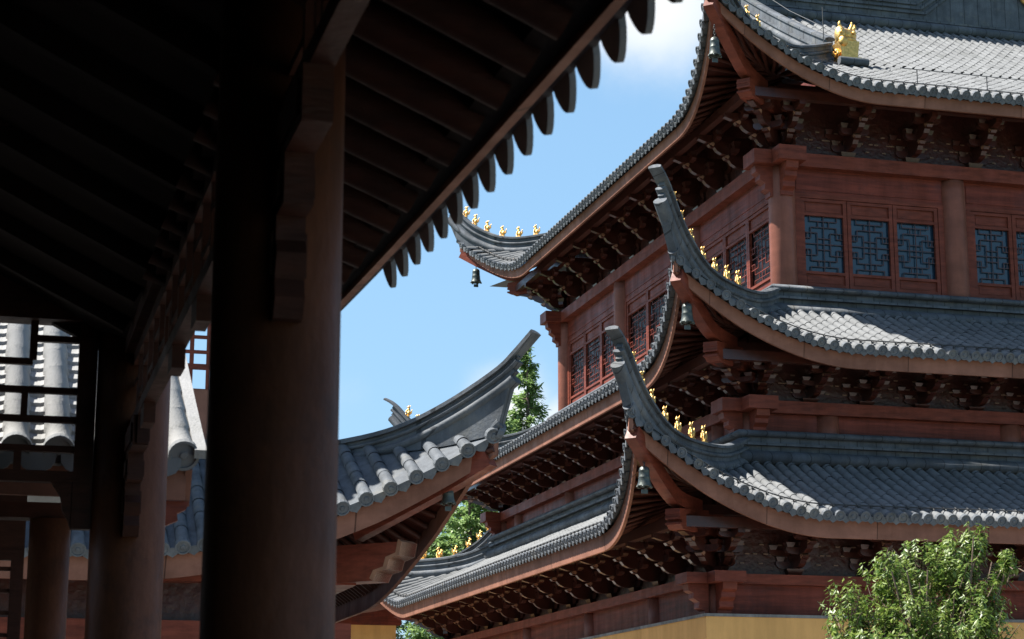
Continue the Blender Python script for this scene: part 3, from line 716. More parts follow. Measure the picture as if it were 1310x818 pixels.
# ------------------------------------------------------------------ smaller double eaved hall (left centre)
HB=empty('small_hall',(0,30,0),label='smaller timber hall whose single dark roof horn rises left of the pagoda',cat='hall')
RB=Roof(-9.,26.9,4.9,42.,1.1,4.30,1.65,4.5,2.2,.66,.72,.03,Dm=6.,wp=1.0)
rf=MB(); et=MB()
def merge(dst,src):
    b=len(dst.v); dst.v+=src.v; dst.f+=[[q+b for q in f] for f in src.f]; dst.sm+=src.sm; dst.mi+=src.mi
for face in 'FRKL':
    a,b=tile_face(RB,face,2.2,rows=face in 'FR',pitch=.262,r=.092,seg=8); merge(rf,a); merge(et,b)
rb=rf.build('tiled_roof',M['tileend']); part(HB,rb)  # darker tile colour paints in the shade lying on this roof
def subb(mb,name,mt): o=mb.build(name,mt); o.parent=rb; return o
subb(et,'eave_tile_ends',M['tileend'])
for face in 'FRKL':
    subb(fascia_mb(RB,face,hgt=.30,top=.09),'fascia',M['fascia'])
    s_,m_=soffit_mb(RB,face,spacing=.24,r=.05,depth=2.0); subb(s_,'soffit_board',M['dark']); q=subb(m_,'rafters',M['rafter']); q['kind']='stuff'
# the hip curve measured from this hall: distances from its wall corner (4.3,27.5) -> shift .6
CB=[(.35,1.77),(.1,1.73),(-.2,1.72),(-.49,1.73),(-.95,1.79),(-1.31,1.89),(-1.67,2.06),(-2.03,2.28),(-2.38,2.54),(-2.55,2.73),(-2.75,2.99)]
for sx,sy in ((1,-1),(-1,-1),(1,1),(-1,1)):
    hm,path,pt=hip_ridge(RB,sx,sy,[(h+.6,z) for h,z in CB],4.30,.9,.68,1.0); subb(hm,'hip_ridge',M['ridge'])
g=MB(); zt=4.30+1.77; x0,y0,x1,y1=-8.1,27.75,4.05,41.1
for (za,zb,o_) in ((-.06,.02,.13),(-.14,-.06,.08),(-.17,-.14,.12),(-.26,-.17,.08),(-.9,-.26,.1)):
    g.box(x0-o_,y0-o_,zt+za,x1+o_,y0+.05,zt+zb); g.box(x0-o_,y1-.05,zt+za,x1+o_,y1+o_,zt+zb); g.box(x1-.05,y0+.05,zt+za,x1+o_,y1-.05,zt+zb); g.box(x0-o_,y0+.05,zt+za,x0+.05,y1-.05,zt+zb)
g.tube([(x0-.1,y0-.14,zt-.33),(x1+.14,y0-.14,zt-.33),(x1+.14,y1,zt-.33)],.09,10)
subb(g,'wall_ridge',M['ridge'])
# walls and columns
def ringbox(m,x0,y0,x1,y1,t,z0,z1):
    m.box(x0,y0,z0,x1,y0+t,z1); m.box(x0,y1-t,z0,x1,y1,z1); m.box(x0,y0+t,z0,x0+t,y1-t,z1); m.box(x1-t,y0+t,z0,x1,y1-t,z1)
for nm,mt,aa in (('carved_board','carved',(-8.9,27.0,4.8,41.9,.1,3.48,4.0)),('cap_beam','wood',(-9.1,26.8,5.,42.1,.4,3.2,3.48)),('purlin','wood',(-9.15,26.75,5.05,42.15,.35,4.0,4.2)),('wall','woodx',(-8.95,26.98,4.85,41.95,.1,0,3.2)),('core_wall','dark',(-8.5,27.3,4.5,41.5,.2,0,4.35))):
    m=MB(); ringbox(m,*aa); part(HB,m.build(nm,M[mt]))
for x in (-9,-5.5,-2.0,1.5,4.9): colm(x,26.95,.2,0,3.2,parent=HB)
for y in (30.4,34.,38.,42.): colm(4.9,y,.2,0,3.2,parent=HB)
# corner beams with pale carved end
D_=V((1,-1,0)).normalized(); S_=V((1,1,0)).normalized(); Z=V((0,0,1)); O=V((4.9,26.9,0)); m=MB(); zc=4.28
pr=[(-.3,zc-.25),(.62,zc-.25),(.68,zc-.14),(.84,zc-.10),(.88,zc+.03),(1.04,zc+.08),(1.08,zc+.26),(-.3,zc+.26)]
m.prism(pr,O,D_,Z,S_,-.19,.19)
part(HB,m.build('corner_beam',M['wood']))
m=MB(); p=[(.62,zc-.25),(.68,zc-.14),(.84,zc-.10),(.88,zc+.03),(1.04,zc+.08),(1.08,zc+.26),(.95,zc+.26),(.91,zc+.12),(.76,zc+.08),(.72,zc-.05),(.56,zc-.10),(.5,zc-.25)]
for k in range(5):
    q=[p[k],p[k+1],(p[k+1][0]-.06,p[k+1][1]+.035),(p[k][0]-.06,p[k][1]+.035)]; m.prism(q,O,D_,Z,S_,-.196,.196)
o=part(HB,m.build('carved_beam_end',M['edge']))
m=MB(); tip=RB.corner(1,-1,0); p0=O+D_*.2+Z*(zc+.46); p3=tip+V((0,0,-.32))-D_*.14
m.sweep(smooth_path([p0,p0.lerp(p3,.4)-Z*.02,p0.lerp(p3,.75)-Z*.03,p3],4),[(-.10,-.14),(.10,-.14),(.10,.14),(-.10,.14)]); part(HB,m.build('flying_corner_beam',M['wood']))
m=MB(); 
for k in range(16): x=-5+k*.62; m.box(x-.08,25.95,4.15,x+.08,27.0,4.3)
part(HB,m.build('outrigger_beams',M['dark']))
# upper storey: parapet board, open fret lattice, unseen hip roof raised and widened to shade the lower one
m=MB(); m.box(-8.05,27.78,5.9,3.95,27.86,6.84); m.box(3.9,27.86,5.9,3.98,33.,6.84); part(HB,m.build('parapet_board',M['fascia']))
for x0 in (-7.93,-5.51,-3.1,-.68,1.73):
        m=MB(); O=V((x0,27.84,6.84)); A=V((1,0,0)); N=V((0,-1,0)); W=2.18; Hh=2.6
        m.obox(O,A,Z,N,0,-.0,0,W,.004,.07); m.obox(O,A,Z,N,0,Hh-.06,0,W,Hh,.07); m.obox(O,A,Z,N,0,.004,0,.07,Hh-.06,.07); m.obox(O,A,Z,N,W-.07,.004,0,W,Hh-.06,.07)
        zz=.0; c=0
        for hgt in (.37,.20,.22,.20,.30,.22,.22,.30,.5):
            zz2=min(Hh-.06,zz+hgt); bt=.08 if c==0 else .045
            if zz2<Hh-.08: m.obox(O,A,Z,N,.07,zz2-bt,.005,W-.07,zz2,.06)
            xx=.07
            while xx<W-.12:
                m.obox(O,A,Z,N,xx,zz+.004,.01,xx+(.06 if c else .05),zz2-bt,.055); xx+=.24
            zz=zz2; c+=1
        part(HB,m.build('lattice_window',M['wood']))
for x,y in ((-8.05,27.85),(-5.6,27.85),(-3.2,27.85),(-.78,27.85),(1.63,27.85),(4.0,27.85),(4.0,33.)): colm(x,y,.11,5.9,9.6,parent=HB)
RU=Roof(-8.0,27.85,3.80,33.,.85,9.75,.7,2.0,2.,.15,.5,.03); g=MB(); 
for face in 'FRKL': a,b=tile_face(RU,face,3.4,rows=face=='F',pitch=.262); merge(g,a)
part(HB,g.build('shading_upper_roof',M['tile']))
m=MB(); m.box(-8.1,27.7,9.42,4.1,33.1,9.6); part(HB,m.build('eave_beam',M['dark']))

# ------------------------------------------------------------------ distant hall behind
DH=empty('distant_hall',(8,66,0),label='distant ochre walled hall glimpsed low between the small hall and the pagoda',cat='hall')
RD=Roof(-2.,64.,13.45,76.,1.6,6.75,1.5,3.5,2.,.7,.42,.03)
g=MB(); e_=MB()
for face in 'FRKL': a,b=tile_face(RD,face,2.9,rows=face=='F',seg=4,step=.6); merge(g,a); merge(e_,b)
merge(g,e_); rd=g.build('tiled_roof',M['tile']); part(DH,rd)
for sx,sy in ((1,-1),):
    hm,path,pt=hip_ridge(RD,sx,sy,[(h,z*.92) for h,z in HIP],6.75); o=hm.build('hip_ridge',M['ridge']); o.parent=rd
    for h in FIGH:
        zz=min(path,key=lambda p:abs(-(p.x-13.45)-h)); o=link('ridge_figure',FIG); o.location=zz; o.rotation_euler=(0,0,-PI/4); o.scale=(.85,)*3; o.parent=rd
o=fascia_mb(RD,'F').build('fascia',M['fascia']); o.parent=rd
m=MB(); m.box(-2.,64.,0,13.45,76.,6.05); part(DH,m.build('plaster_wall',M['plaster']))
m=MB(); m.box(-2.1,63.85,6.05,13.6,76.1,7.3); m.box(0,66,7.3,11,74,8.2); part(DH,m.build('cap_beam',M['woodx']))

# ------------------------------------------------------------------ near gallery (scaled .75 about the eye point)
S=.75
GA=empty('gallery',(0,0,1.6*(1-S)),label='dark covered gallery with round timber columns and raftered eave in the left foreground',cat='gallery'); GA.scale=(S,S,S)
FL=-.5333
def ga(mb,name,mt,parent=GA):
    if name in ('fascia','eave_tile_ends','eave_batten','rafter','eave_boarding') or (name=='tiled_roof'):   # the eave line rises gently towards its far end
        mb.v=[(x,y,z+.15*max(0,min(1,(x-.9)/1.2))*(max(0,y-5.5)/6.5)**1.5) for x,y,z in mb.v]
    o=mb.build(name,mt); o.parent=parent; return o
def gcol(x,y,r,z1,nm='column'):
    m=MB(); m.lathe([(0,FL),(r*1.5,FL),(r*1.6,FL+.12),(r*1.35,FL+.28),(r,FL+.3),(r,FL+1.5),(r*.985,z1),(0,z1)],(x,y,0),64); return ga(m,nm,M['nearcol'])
CX=1.14
for y in (-8.4,-.2,7.94,15.95): gcol(CX,y,.272 if y<10 else .30,5.0)
for y in (-8.4,-.2,7.94,15.95): gcol(-4.74,y,.272,5.0)
# rails/beams along the colonnade
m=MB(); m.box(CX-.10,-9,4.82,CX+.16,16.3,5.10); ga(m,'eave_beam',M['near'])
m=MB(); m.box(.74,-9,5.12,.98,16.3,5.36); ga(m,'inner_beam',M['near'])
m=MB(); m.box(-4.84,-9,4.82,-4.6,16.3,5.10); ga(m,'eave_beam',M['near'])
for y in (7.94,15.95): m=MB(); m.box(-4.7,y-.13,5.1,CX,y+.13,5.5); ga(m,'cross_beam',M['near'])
# hanging fret lattice between columns, with stepped braces at each column
def hang(y0,y1):
    f=MB(); f.box(CX-.035,y0,4.20,CX+.065,y1,4.29); f.box(CX-.03,y0,4.72,CX+.06,y1,4.82)
    o=ga(f,'hanging_lattice',M['near']); g=MB(); n=int((y1-y0)/.42); c=0
    y=y0
    for k in range(n):
        ya=y0+(y1-y0)*k/n; yb=y0+(y1-y0)*(k+1)/n
        g.box(CX-.02,ya-.022,4.29,CX+.05,ya+.022,4.72)
        z=4.40 if k%2 else 4.56
        g.box(CX-.018,ya+.022,z-.02,CX+.048,yb-.022,z+.02)
        if k%3==1: g.box(CX-.016,ya+.16,4.29,CX+.046,ya+.20,z-.02)
    ga(g,'lattice_bars',M['near'],o)
def brace(yc,r,s):
    """stepped sparrow brace in the plane of the colonnade, s = direction away from the column"""
    pts=[(r-.02,3.34),(r+.06,3.34),(r+.10,3.42),(r+.07,3.50),(r+.12,3.60),(r+.08,3.66),(r+.08,3.76),(r+.27,3.76),(r+.27,3.97),(r+.68,3.97),(r+.68,4.20),(r-.02,4.20)]
    g=MB(); g.prism([(a*s,b) for a,b in pts],V((CX-.0,yc,0)),V((0,1,0)),V((0,0,1)),V((1,0,0)),-.06,.06)
    o=ga(g,'stepped_brace',M['near'])
    g=MB()
    for (a,b,c,d) in ((r+.02,3.80,r+.22,3.92),(r+.02,4.01,r+.62,4.15),(r+.0,3.52,r+.05,3.70)):
        y0,y1=sorted((a*s,c*s)); g.box(CX-.075,yc+y0,b,CX+.072,yc+y1,d)
    ga(g,'carved_inlay',M['near'],o)
hang(-.2+.272,7.94-.272); hang(7.94+.272,15.95-.30); hang(-8.1,-.2-.272)
brace(7.94,.272,-1); brace(7.94,.272,1); brace(15.95,.30,-1); brace(-.2,.272,1)
# carved fret blocks filling under the far bay's rail
for (y,z0_,z1_) in ((14.95,3.98,4.2),(14.4,4.05,4.2),(12.3,4.05,4.2),(10.9,4.05,4.2)): g=MB(); g.box(CX-.03,y,z0_,CX+.055,y+.28,z1_); ga(g,'rail_block',M['near'])
# roof
XE=2.22; XR=-1.8
def zroof(x): 
    u=(XE-x) if x>XR else (x-(2*XR-XE)); return 4.50+.46*u+.012*u*u
def slab(y0,y1,x0,x1,nm,mt,dz0,dz1,n=10):
    m=MB(); vs=[]
    if nm=='eave_boarding':
        ny=24
        for i in range(ny+1):
            for k in range(n+1): x=x0+(x1-x0)*k/n; vs.append(V((x,y0+(y1-y0)*i/ny,zroof(x)+dz0)))
        m.add(vs,[(i*(n+1)+k,i*(n+1)+k+1,(i+1)*(n+1)+k+1,(i+1)*(n+1)+k) for i in range(ny) for k in range(n)]); return ga(m,nm,mt)
    for k in range(n+1):
        x=x0+(x1-x0)*k/n; z=zroof(x); vs+=[V((x,y0,z+dz0)),V((x,y1,z+dz0)),V((x,y0,z+dz1)),V((x,y1,z+dz1))]
    fs=[]
    for k in range(n): a=k*4;b=a+4; fs+=[(a,a+1,b+1,b),(a+2,b+2,b+3,a+3),(a,b,b+2,a+2),(a+1,a+3,b+3,b+1)]
    fs+=[(0,2,3,1),(4*n,4*n+1,4*n+3,4*n+2)]; m.add(vs,fs); return ga(m,nm,mt)
slab(-9.4,13.2,XE-.08,CX+.2,'eave_boarding',M['nearboard'],-.12,-.03); slab(-9.4,16.5,CX+.2,.0,'ceiling_board',M['nearboard'],-.12,-.03,6); slab(-9.4,17.2,.0,XR,'ceiling_board',M['nearboard'],-.12,-.03,8); slab(-9.4,17.2,XR,2*XR-XE,'ceiling_board',M['nearboard'],-.12,-.03,12)  # inner ceiling boards lengthened, unseen, to keep sun off the end column
# tiled covering above
tr=MB(); n=0; y=-9.3
while y<13.2:
    q=[V((XE+.12-k*.4,y,zroof(XE+.12-k*.4)+.05)) for k in range(11)]; tr.tube(q,.10,7,cap=False,arc=(-.1,PI+.1)); y+=.34
m=tr; 
vs=[];  
for k in range(11):
    x=XE+.10-k*.4; vs+=[V((x,-9.4,zroof(x)+.01)),V((x,13.25,zroof(x)+.01))]
m.add([v for k in range(10) for i in range(25) for v in [vs[2*k].lerp(vs[2*k+1],i/24)]]+[vs[20].lerp(vs[21],i/24) for i in range(25)],[(k*25+i,k*25+i+1,(k+1)*25+i+1,(k+1)*25+i) for k in range(10) for i in range(24)])
troof=ga(tr,'tiled_roof',M['tile'])
e=MB(); y=-2.+.02
while y<11.6:
    c=V((XE+.08,y,zroof(XE+.12)+.10)); ax=V((.9,0,-.43)); sd=V((0,1,0)); up=V((.43,0,.9))
    vs=[c+(sd*math.cos(2*PI*j/16)+up*math.sin(2*PI*j/16))*.085 for j in range(16)]; vs+= [v+ax*.06 for v in vs]
    e.add(vs,[(j,(j+1)%16,16+(j+1)%16,16+j) for j in range(16)]+[tuple(range(15,-1,-1)),tuple(range(16,32))])
    w=.125; c2=V((XE+.10,y+.17,zroof(XE+.1)-.0)); dn=V((.20,0,-.98))
    e.prism([(-w,-.03),(w,-.03),(w*.88,.03),(w*.66,.075),(w*.42,.11),(w*.2,.13),(0,.14),(-w*.2,.13),(-w*.42,.11),(-w*.66,.075),(-w*.88,.03)],c2,sd,dn,V((1,0,.2)),.0,.03)
    y+=.34
ga(e,'eave_tile_ends',M['tile'],troof)
m=MB(); m.prism([(XE-.10,4.31),(XE-.055,4.31),(XE-.03,4.44),(XE-.075,4.44)],V((0,0,0)),V((1,0,0)),V((0,0,1)),V((0,1,0)),-9.4,3.2)
for k in range(20): m.prism([(XE-.10,4.31),(XE-.055,4.31),(XE-.03,4.44),(XE-.075,4.44)],V((0,0,0)),V((1,0,0)),V((0,0,1)),V((0,1,0)),3.2+k*.5,3.7+k*.5)
ga(m,'fascia',M['fascia'])
m=MB(); m.prism([(XE-.24,4.47),(XE-.10,4.41),(XE-.10,4.35),(XE-.24,4.40)],V((0,0,0)),V((1,0,0)),V((0,0,1)),V((0,1,0)),-9.4,3.2)
for k in range(20): m.prism([(XE-.24,4.47),(XE-.10,4.41),(XE-.10,4.35),(XE-.24,4.40)],V((0,0,0)),V((1,0,0)),V((0,0,1)),V((0,1,0)),3.2+k*.5,3.7+k*.5)
ga(m,'eave_batten',M['nearboard'])
y=3.6
while y<13.2:
    m=MB(); q=[V((x,y,zroof(x)-.20)) for x in (XE-.16,1.7,1.35,1.0)]; m.sweep(q,[(.085*math.cos(a_*PI/8),-.01+.085*math.sin(a_*PI/8)) for a_ in range(16)],True); ga(m,'rafter',M['near']); y+=.45
y=-9.
while y<16.2:
    m=MB(); q=[V((x,y,zroof(x)-.18)) for x in (1.0,.3,-.5,-1.2,XR)]; m.sweep(q,[(-.05,-.06),(.05,-.06),(.05,.06),(-.05,.06)]); ga(m,'ceiling_rafter',M['nearboard']); y+=1.0
m=MB(); m.box(-5.,-9.5,FL-.0,1.6,16.4,FL+.12); ga(m,'floor',M['floor'])
m=MB(); m.box(-5.1,-9.5,FL,-4.9,16.4,5.6); ga(m,'light_block_side',M['nearboard'])  # unseen wall added to keep the gallery interior dark
m=MB(); m.box(-5.1,-9.8,FL,1.2,-9.6,7.2); ga(m,'light_block_back',M['nearboard'])  # added behind the camera to block light from the open end
m=MB(); m.box(-4.9,15.9,5.36,CX-.1,16.05,6.9); ga(m,'end_board',M['nearboard'])
for yy in (4.,12.): m=MB(); m.box(-4.6,yy-.1,5.45,.8,yy+.1,5.7); ga(m,'tie_beam',M['near'])
# hanging lattice across the end of the gallery
LY=15.95
f=MB(); f.box(-4.5,LY-.06,5.17,.84,LY+.06,5.36); f.box(.69,LY-.05,3.42,.84,LY+.05,5.17); f.box(-4.5,LY-.05,3.79,.69,LY+.05,3.88)
hl=ga(f,'end_lattice',M['near']); g=MB(); b=.024
def hb(z,x0,x1,t=.026): g.box(x0,LY-.03,z-t,x1,LY+.03,z+t)
def vb(x,z0_,z1_,t=.026): g.box(x-t,LY-.028,z0_,x+t,LY+.028,z1_)
for X0 in (0.02,-1.32,-2.66,-4.0):
    hb(4.96,X0+.29,X0+.67); hb(4.765,X0-.37,X0+.31); hb(4.535,X0-.67,X0+.67); hb(4.30,X0-.67,X0+.67); hb(4.06,X0-.67,X0+.67)
    vb(X0+.31,4.785,5.17,.03); vb(X0+.26,4.32,4.515); vb(X0+.23,3.88,4.04,.03); vb(X0-.35,4.55,4.74)
ga(g,'lattice_bars',M['near'],hl)
g=MB(); g.prism([(.69,3.42),(.69,3.8),(.52,3.8),(.60,3.68),(.62,3.56),(.66,3.5)],V((0,LY,0)),V((1,0,0)),V((0,0,1)),V((0,1,0)),-.04,.04); ga(g,'corner_bracket',M['near'])

# ------------------------------------------------------------------ side wing with bright tiled roof (beyond the gallery)
WG=empty('side_wing',(0,0,1.6*(1-S)),label='low wing with sunlit pale barrel tiles seen through the gallery end lattice',cat='wing'); WG.scale=(S,S,S)
def wa(mb,name,mt,parent=WG): o=mb.build(name,mt); o.parent=parent; return o
CYE=17.0; XV=1.77; tr=MB(); x=1.66; zc=lambda d:4.17+.56*d+.012*d*d
P_=.352
vs=[]
for k in range(13): d=k*.42; vs+=[V((-6,CYE+d,zc(d)-.03)),V((XV,CYE+d,zc(d)-.03))]
tr.add(vs,[(2*k,2*k+1,2*k+3,2*k+2) for k in range(12)])
while x>-6:
    q=[];rr=[]
    for k in range(12):
        d=k*.42; q+=[V((x,CYE+d-.05,zc(d-.05)+.06)),V((x,CYE+d+.36,zc(d+.36)+.055))]; rr+=[.122,.106]
    tr.tube(q,rr,12,cap=False,arc=(-.15,PI+.15))
    # pan tiles: overlapping concave tiles, each with its own visible lip
    xm=x-P_/2; 
    for k in range(25):
        d=k*.2
        def arc(dd,dz): return [V((xm+.11*math.sin(a),CYE+dd,zc(dd)+.02+dz+.05*(1-math.cos(a)))) for a in (-1.3,-.8,-.3,.3,.8,1.3)]
        A0=arc(d-.02,.040); A1=arc(d+.2,.0); A2=arc(d-.02,.0)
        tr.add(A0+A1+A2,[(j,j+1,7+j,6+j) for j in range(5)]+[(12+j,13+j,j+1,j) for j in range(5)])
    x-=P_
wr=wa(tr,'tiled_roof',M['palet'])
e=MB(); x=1.66
while x>-6:
    c=V((x,CYE-.06,zc(0)+.04)); ax=V((0,-.9,-.42)); sd=V((1,0,0)); up=V((0,-.42,.9))
    r_=.135; rs=[]
    for rad,z in ((r_,-.05),(r_,.04),(r_*.82,.04),(r_*.78,.02),(r_*.3,.02),(r_*.2,.035)): rs.append([c+ax*z+(sd*math.cos(2*PI*j/20)+up*math.sin(2*PI*j/20))*rad for j in range(20)])
    e.add([p for g_ in rs for p in g_],[(g_*20+j,g_*20+(j+1)%20,(g_+1)*20+(j+1)%20,(g_+1)*20+j) for g_ in range(5) for j in range(20)]+[tuple(range(100,120))])
    w=.16; e.prism([(-w,-.03),(w,-.03),(w*.95,.05),(w*.7,.11),(0,.16),(-w*.7,.11),(-w*.95,.05)],V((x-P_/2,CYE-.05,zc(0)-.02)),V((1,0,0)),V((0,-.15,-.98)),V((0,-1,0)),0,.03)
    x-=P_
wa(e,'eave_tile_ends',M['tile'],wr)
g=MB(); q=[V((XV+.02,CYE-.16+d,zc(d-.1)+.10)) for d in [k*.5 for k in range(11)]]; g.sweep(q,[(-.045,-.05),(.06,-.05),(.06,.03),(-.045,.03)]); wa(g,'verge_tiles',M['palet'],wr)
m=MB(); m.box(-6,CYE+.05,3.83,1.70,CYE+.11,4.10); wa(m,'fascia',M['fascia'])
m=MB(); q=[V((XV-.05,CYE+.1+d,zc(d)-.22)) for d in [k*.5 for k in range(11)]]; m.sweep(q,[(-.03,-.18),(.03,-.18),(.03,.16),(-.03,.16)]); wa(m,'gable_board',M['fascia'])
m=MB(); m.prism([(0,3.83),(.22,3.83),(.2,3.76),(.12,3.72),(.13,3.66),(.04,3.62),(0,3.6)],V((1.52,CYE+.12,0)),V((1,0,0)),V((0,0,1)),V((0,1,0)),0,.1); wa(m,'corner_bracket',M['wood'])
m=MB(); m.box(-6,CYE+.75,3.72,.95,CYE+1.0,3.86); wa(m,'lintel',M['near'])
for x in (.60,-2.6,-5.8):
    m=MB(); m.lathe([(0,FL),(.18,FL),(.18,3.72),(0,3.72)],(x,CYE+.88,0),32); wa(m,'column',M['nearcol'])
# back wall window of the wing
m=MB(); Y0=19.4; m.box(-6,Y0,FL,.28,Y0+.1,2.2); m.box(-6,Y0,3.60,.42,Y0+.1,4.6); m.box(.30,Y0-.02,FL,.42,Y0+.1,3.6); wa(m,'wall',M['near'])
f=MB(); f.box(-2.,Y0-.02,3.5,.30,Y0+.04,3.6); 
for k in range(7): z=3.42-.21*k; f.box(-2,Y0,z-.02,.30,Y0+.03,z+.02)
for k in range(5): f.box(-.2-.38*k,Y0+.032,2.2,-.16-.38*k,Y0+.05,3.5)
wa(f,'lattice_window',M['near'])
m=MB(); m.box(-6,Y0+.4,FL,.2,Y0+.45,4.6); wa(m,'inner_wall',M['nearboard'])
# top ridge of the wing
m=MB(); m.box(-6,CYE+5.0,zc(5)-.2,XV,CYE+5.2,zc(5)+.35); m.tube([(-6,CYE+5.1,zc(5)+.38),(XV,CYE+5.1,zc(5)+.38)],.1,8); wa(m,'ridge',M['ridge'],wr)
m=MB(); m.add([V((-6,CYE+5.1,zc(5))),V((XV,CYE+5.1,zc(5))),V((XV,CYE+9.3,zc(3.4)-1.3)),V((-6,CYE+9.3,zc(3.4)-1.3))],[(0,1,2,3)]); wa(m,'rear_slope',M['tile'],wr)

# ------------------------------------------------------------------ vegetation
def leafquad(m, c, d, n, L, w, fold=.25):
    sd=d.cross(n)
    if sd.length<1e-3: return
    sd.normalize(); 
    m.add([c, c+d*L*.5+sd*w*.5-n*w*fold, c+d*L-n*L*.12, c+d*L*.5-sd*w*.5-n*w*fold],[(0,1,2,3)],False)
def rv(): 
    while True:
        p=V((random.uniform(-1,1),random.uniform(-1,1),random.uniform(-1,1)))
        if .05<p.length<1: return p
def bush():
    b=empty('osmanthus_bush',(10.9,21.,0),label='rounded green broadleaf shrub with glossy leaves in front of the pagoda at lower right',cat='shrub')
    lobes=[(9.86,3.36,.42),(9.7,2.9,.35),(10.1,3.1,.45),(10.32,3.80,.30),(10.42,3.42,.42),(10.86,3.86,.46),(11.25,4.02,.40),(11.42,4.22,.22),(11.1,3.40,.62),(11.66,3.98,.13),(11.70,3.90,.12),(11.38,3.42,.38),(10.5,2.95,.70),(11.3,2.9,.62),(11.0,2.7,.9),(9.95,2.75,.5),(11.7,2.5,.42),(10.9,2.0,1.15),(10.1,2.0,.9),(11.4,1.9,.9)]
    m=MB(); st=MB(); base=V((10.9,21.0,0))
    for (x,z,r) in lobes:
        c=V((x,21.+random.uniform(-.35,.35),z)); n=int(22+r*r*430)
        for k in range(n):
            p=rv().normalized()*r*random.uniform(.55,1.03)
            p=V((p.x,p.y*1.15,p.z)); t=c+p
            # clumpy gaps
            if noise.noise(t*2.3)<-.2: continue
            axd=(p.normalized()*.6+V((0,0,.7))+rv()*.35).normalized()
            nl=random.randint(14,22)
            for q in range(nl):
                f=random.random(); o=t-axd*.22*(1-f); a=random.uniform(0,2*PI)
                s=axd.cross(V((math.cos(a),math.sin(a),.3))).normalized()
                d=(s*.8+axd*random.uniform(-.1,.5)+V((0,0,-.35-.3*random.random()))).normalized(); nn=(axd+rv()*.5).normalized()
                leafquad(m,o,d,nn,random.uniform(.055,.10),random.uniform(.02,.032))
            if random.random()<.35: st.tube([t-axd*.35,t],[.008,.004],4,cap=False)
    for k in range(26):
        x,z,r=random.choice(lobes[:11]); top=V((x+random.uniform(-.15,.15),21+random.uniform(-.3,.3),z-r*.1)); 
        b0=base+V((random.uniform(-.25,.25),random.uniform(-.2,.2),0)); mid=b0.lerp(top,.5)+V((random.uniform(-.2,.2),0,.2))
        st.tube(smooth_path([b0,mid,top],4),[.04-.004*i for i in range(9)],6)
    part(b,m.build('leaves',M['leaf'])); part(b,st.build('branches',M['bark']))
bush()
def conifer(x,y,h,rad,label,seed,h0=2.0,n=9000,pw=.8,lq=.26):
    random.seed(seed); e=empty('conifer_tree',(x,y,0),label=label,cat='tree',group='trees behind the pagoda'); m=MB(); t=MB(); L=MB()
    t.tube([(x,y,0),(x+.1,y,h*.5),(x,y,h*.98)],[h*.018,h*.011,.02],9); part(e,t.build('trunk',M['bark']))
    nb=int(h*9)
    for k in range(nb):
        z=h0+(h-h0)*(k/nb)**.9; f=(h-z)/(h-h0); rr=rad*(f**pw)*random.uniform(.55,1.12)+.12; a=random.uniform(0,2*PI)
        d=V((math.cos(a),math.sin(a),0)); tip=V((x,y,z))+d*rr+V((0,0,rr*random.uniform(.0,.28)))
        L.tube([(x,y,z),tip],[.03,.008],4,cap=False)
        q=int(n/nb*(.25+1.5*f*1))
        for i in range(q):
            u=random.uniform(.12,1.03)**.75; w_=.06+.05*rr; p=V((x,y,z)).lerp(tip,u)+V((random.gauss(0,w_),random.gauss(0,w_),random.gauss(-.03,.09)))
            dd=(d*.8+rv()*.8+V((0,0,-.15))).normalized(); leafquad(m,p,dd,(V((0,0,1))+rv()*.7).normalized(),random.uniform(.5,1.1)*lq,random.uniform(.25,.5)*lq,.1)
    part(e,L.build('limbs',M['bark'])); part(e,m.build('crown',M['needle']))
conifer(21.9,78,18.9,2.6,'tall slender conifer rising against the sky just left of the pagoda window wall',3,n=40000)
conifer(20.0,77,16.3,4.2,'lower conifer beside the horned roof, partly hidden by the middle pagoda eave',5,n=52000,pw=.7)
conifer(18.4,74,13.2,4.6,'broad green tree filling the gap under the small hall corner bell',8,h0=1.,n=70000,pw=.55)
conifer(15.6,80,11.5,3.6,'pale low tree at the left edge of the gap, below the curved red eave board',9,h0=1.,n=36000,pw=.55)

# ------------------------------------------------------------------ ground
m=MB(); m.add([(-400,-400,0),(600,-400,0),(600,900,0),(-400,900,0)],[(0,1,2,3)]); tag(m.build('ground',M['grass']),kind='structure')
m=MB(); m.add([(-12,-12,.004),(50,-12,.004),(50,72,.004),(-12,72,.004)],[(0,1,2,3)]); tag(m.build('courtyard_paving',M['paving']),kind='structure')

# ------------------------------------------------------------------ camera
F=2500.; HZ=977.; th=math.atan((HZ-409)/F); yaw=math.atan((655+43)*math.cos(th)/F)
fw=V((math.sin(yaw)*math.cos(th),math.cos(yaw)*math.cos(th),math.sin(th))); rt=V((math.cos(yaw),-math.sin(yaw),0)); up=rt.cross(fw)
cam=bpy.data.cameras.new('camera'); co=bpy.data.objects.new('camera',cam); COL.objects.link(co)
mt=Matrix((rt,up,-fw)).transposed().to_4x4(); mt.translation=V((0,0,1.6)); co.matrix_world=mt
cam.sensor_width=36; cam.lens=36*F/1310; cam.clip_start=.1; cam.clip_end=3000
cam.dof.use_dof=True; cam.dof.focus_distance=38; cam.dof.aperture_fstop=7.1
scn.camera=co

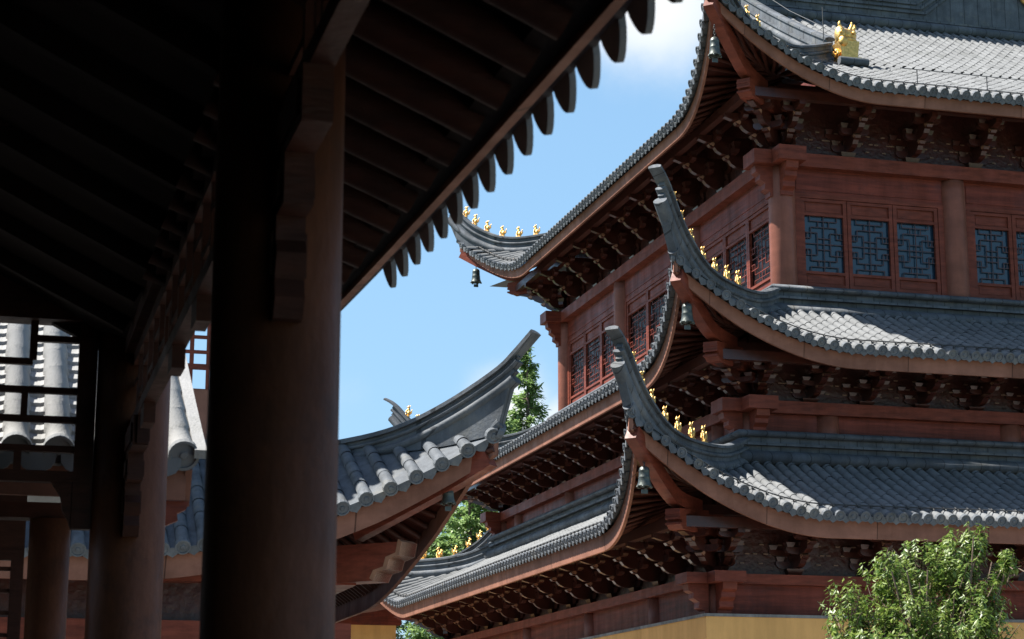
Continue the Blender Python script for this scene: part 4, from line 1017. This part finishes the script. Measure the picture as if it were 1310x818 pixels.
# ------------------------------------------------------------------ light
sd=V((-.64,.27,1.0)).normalized(); el=math.asin(sd.z); 
sun=bpy.data.lights.new('sun','SUN'); sun.energy=5.0; sun.angle=math.radians(.5); sun.color=(1,.955,.89)
so=bpy.data.objects.new('sun',sun); COL.objects.link(so); so.rotation_euler=sd.to_track_quat('Z','Y').to_euler()
w=bpy.data.worlds.new('World'); scn.world=w; w.use_nodes=True; N=w.node_tree.nodes; L=w.node_tree.links
bg=N['Background']; sky=N.new('ShaderNodeTexSky'); sky.sky_type='NISHITA'; sky.sun_disc=False; sky.sun_elevation=el; sky.sun_rotation=math.atan2(sd.x,sd.y)
sky.air_density=1.0; sky.dust_density=.9; sky.ozone_density=.45; sky.altitude=10
bg.inputs['Strength'].default_value=.064
tc=N.new('ShaderNodeTexCoord'); n=N.new('ShaderNodeTexNoise'); n.inputs['Scale'].default_value=9.; n.inputs['Detail'].default_value=9; n.inputs['Roughness'].default_value=.58
L.new(tc.outputs['Generated'],n.inputs['Vector'])
def raydir(px,py): return (fw*F+rt*(px-655)-up*(py-409)).normalized()
mask=None
for (px,py,r,k) in ((835,-5,.085,1.0),(650,525,.045,1.0),(712,540,.03,.8),(440,495,.035,.30),(900,40,.045,.6),(590,505,.022,.35)):
    d=N.new('ShaderNodeVectorMath'); d.operation='DISTANCE'; L.new(tc.outputs['Generated'],d.inputs[0]); d.inputs[1].default_value=raydir(px,py)
    mr=N.new('ShaderNodeMapRange'); mr.interpolation_type='SMOOTHSTEP'; mr.inputs['From Min'].default_value=r; mr.inputs['From Max'].default_value=0; mr.inputs['To Min'].default_value=0; mr.inputs['To Max'].default_value=k
    L.new(d.outputs['Value'],mr.inputs['Value'])
    if mask is None: mask=mr.outputs[0]
    else:
        a=N.new('ShaderNodeMath'); a.operation='MAXIMUM'; L.new(mask,a.inputs[0]); L.new(mr.outputs[0],a.inputs[1]); mask=a.outputs[0]
n2=N.new('ShaderNodeMath'); n2.operation='MULTIPLY_ADD'; L.new(n.outputs['Fac'],n2.inputs[0]); n2.inputs[1].default_value=1.6; n2.inputs[2].default_value=-.8
a=N.new('ShaderNodeMath'); a.operation='ADD'; L.new(mask,a.inputs[0]); L.new(n2.outputs[0],a.inputs[1])
cl=N.new('ShaderNodeMapRange'); cl.interpolation_type='SMOOTHSTEP'; cl.inputs['From Min'].default_value=.12; cl.inputs['From Max'].default_value=.85; L.new(a.outputs[0],cl.inputs['Value'])
mu=N.new('ShaderNodeMath'); mu.operation='MULTIPLY'; L.new(cl.outputs[0],mu.inputs[0]); L.new(mask,mu.inputs[1]); mu.use_clamp=True
mx=N.new('ShaderNodeMix'); mx.data_type='RGBA'; L.new(mu.outputs[0],mx.inputs['Factor']); 
sp=N.new('ShaderNodeSeparateXYZ'); L.new(tc.outputs['Generated'],sp.inputs[0]); vl=N.new('ShaderNodeMapRange'); vl.interpolation_type='SMOOTHSTEP'; L.new(sp.outputs['Z'],vl.inputs['Value']); vl.inputs['From Min'].default_value=.75; vl.inputs['From Max'].default_value=.25; vl.inputs['To Min'].default_value=0; vl.inputs['To Max'].default_value=.62
mv=N.new('ShaderNodeMix'); mv.data_type='RGBA'; L.new(vl.outputs[0],mv.inputs['Factor']); L.new(sky.outputs[0],mv.inputs['A']); mv.inputs['B'].default_value=(1.95,3.85,5.9,1); L.new(mv.outputs['Result'],mx.inputs['A']); mx.inputs['B'].default_value=(5.8,5.95,6.1,1)
L.new(mx.outputs['Result'],bg.inputs['Color'])
vs_=scn.view_settings; vs_.view_transform='Standard'; vs_.look='None'; vs_.gamma=1; vs_.exposure=1.5; vs_.use_curve_mapping=False
scn.render.engine='CYCLES'
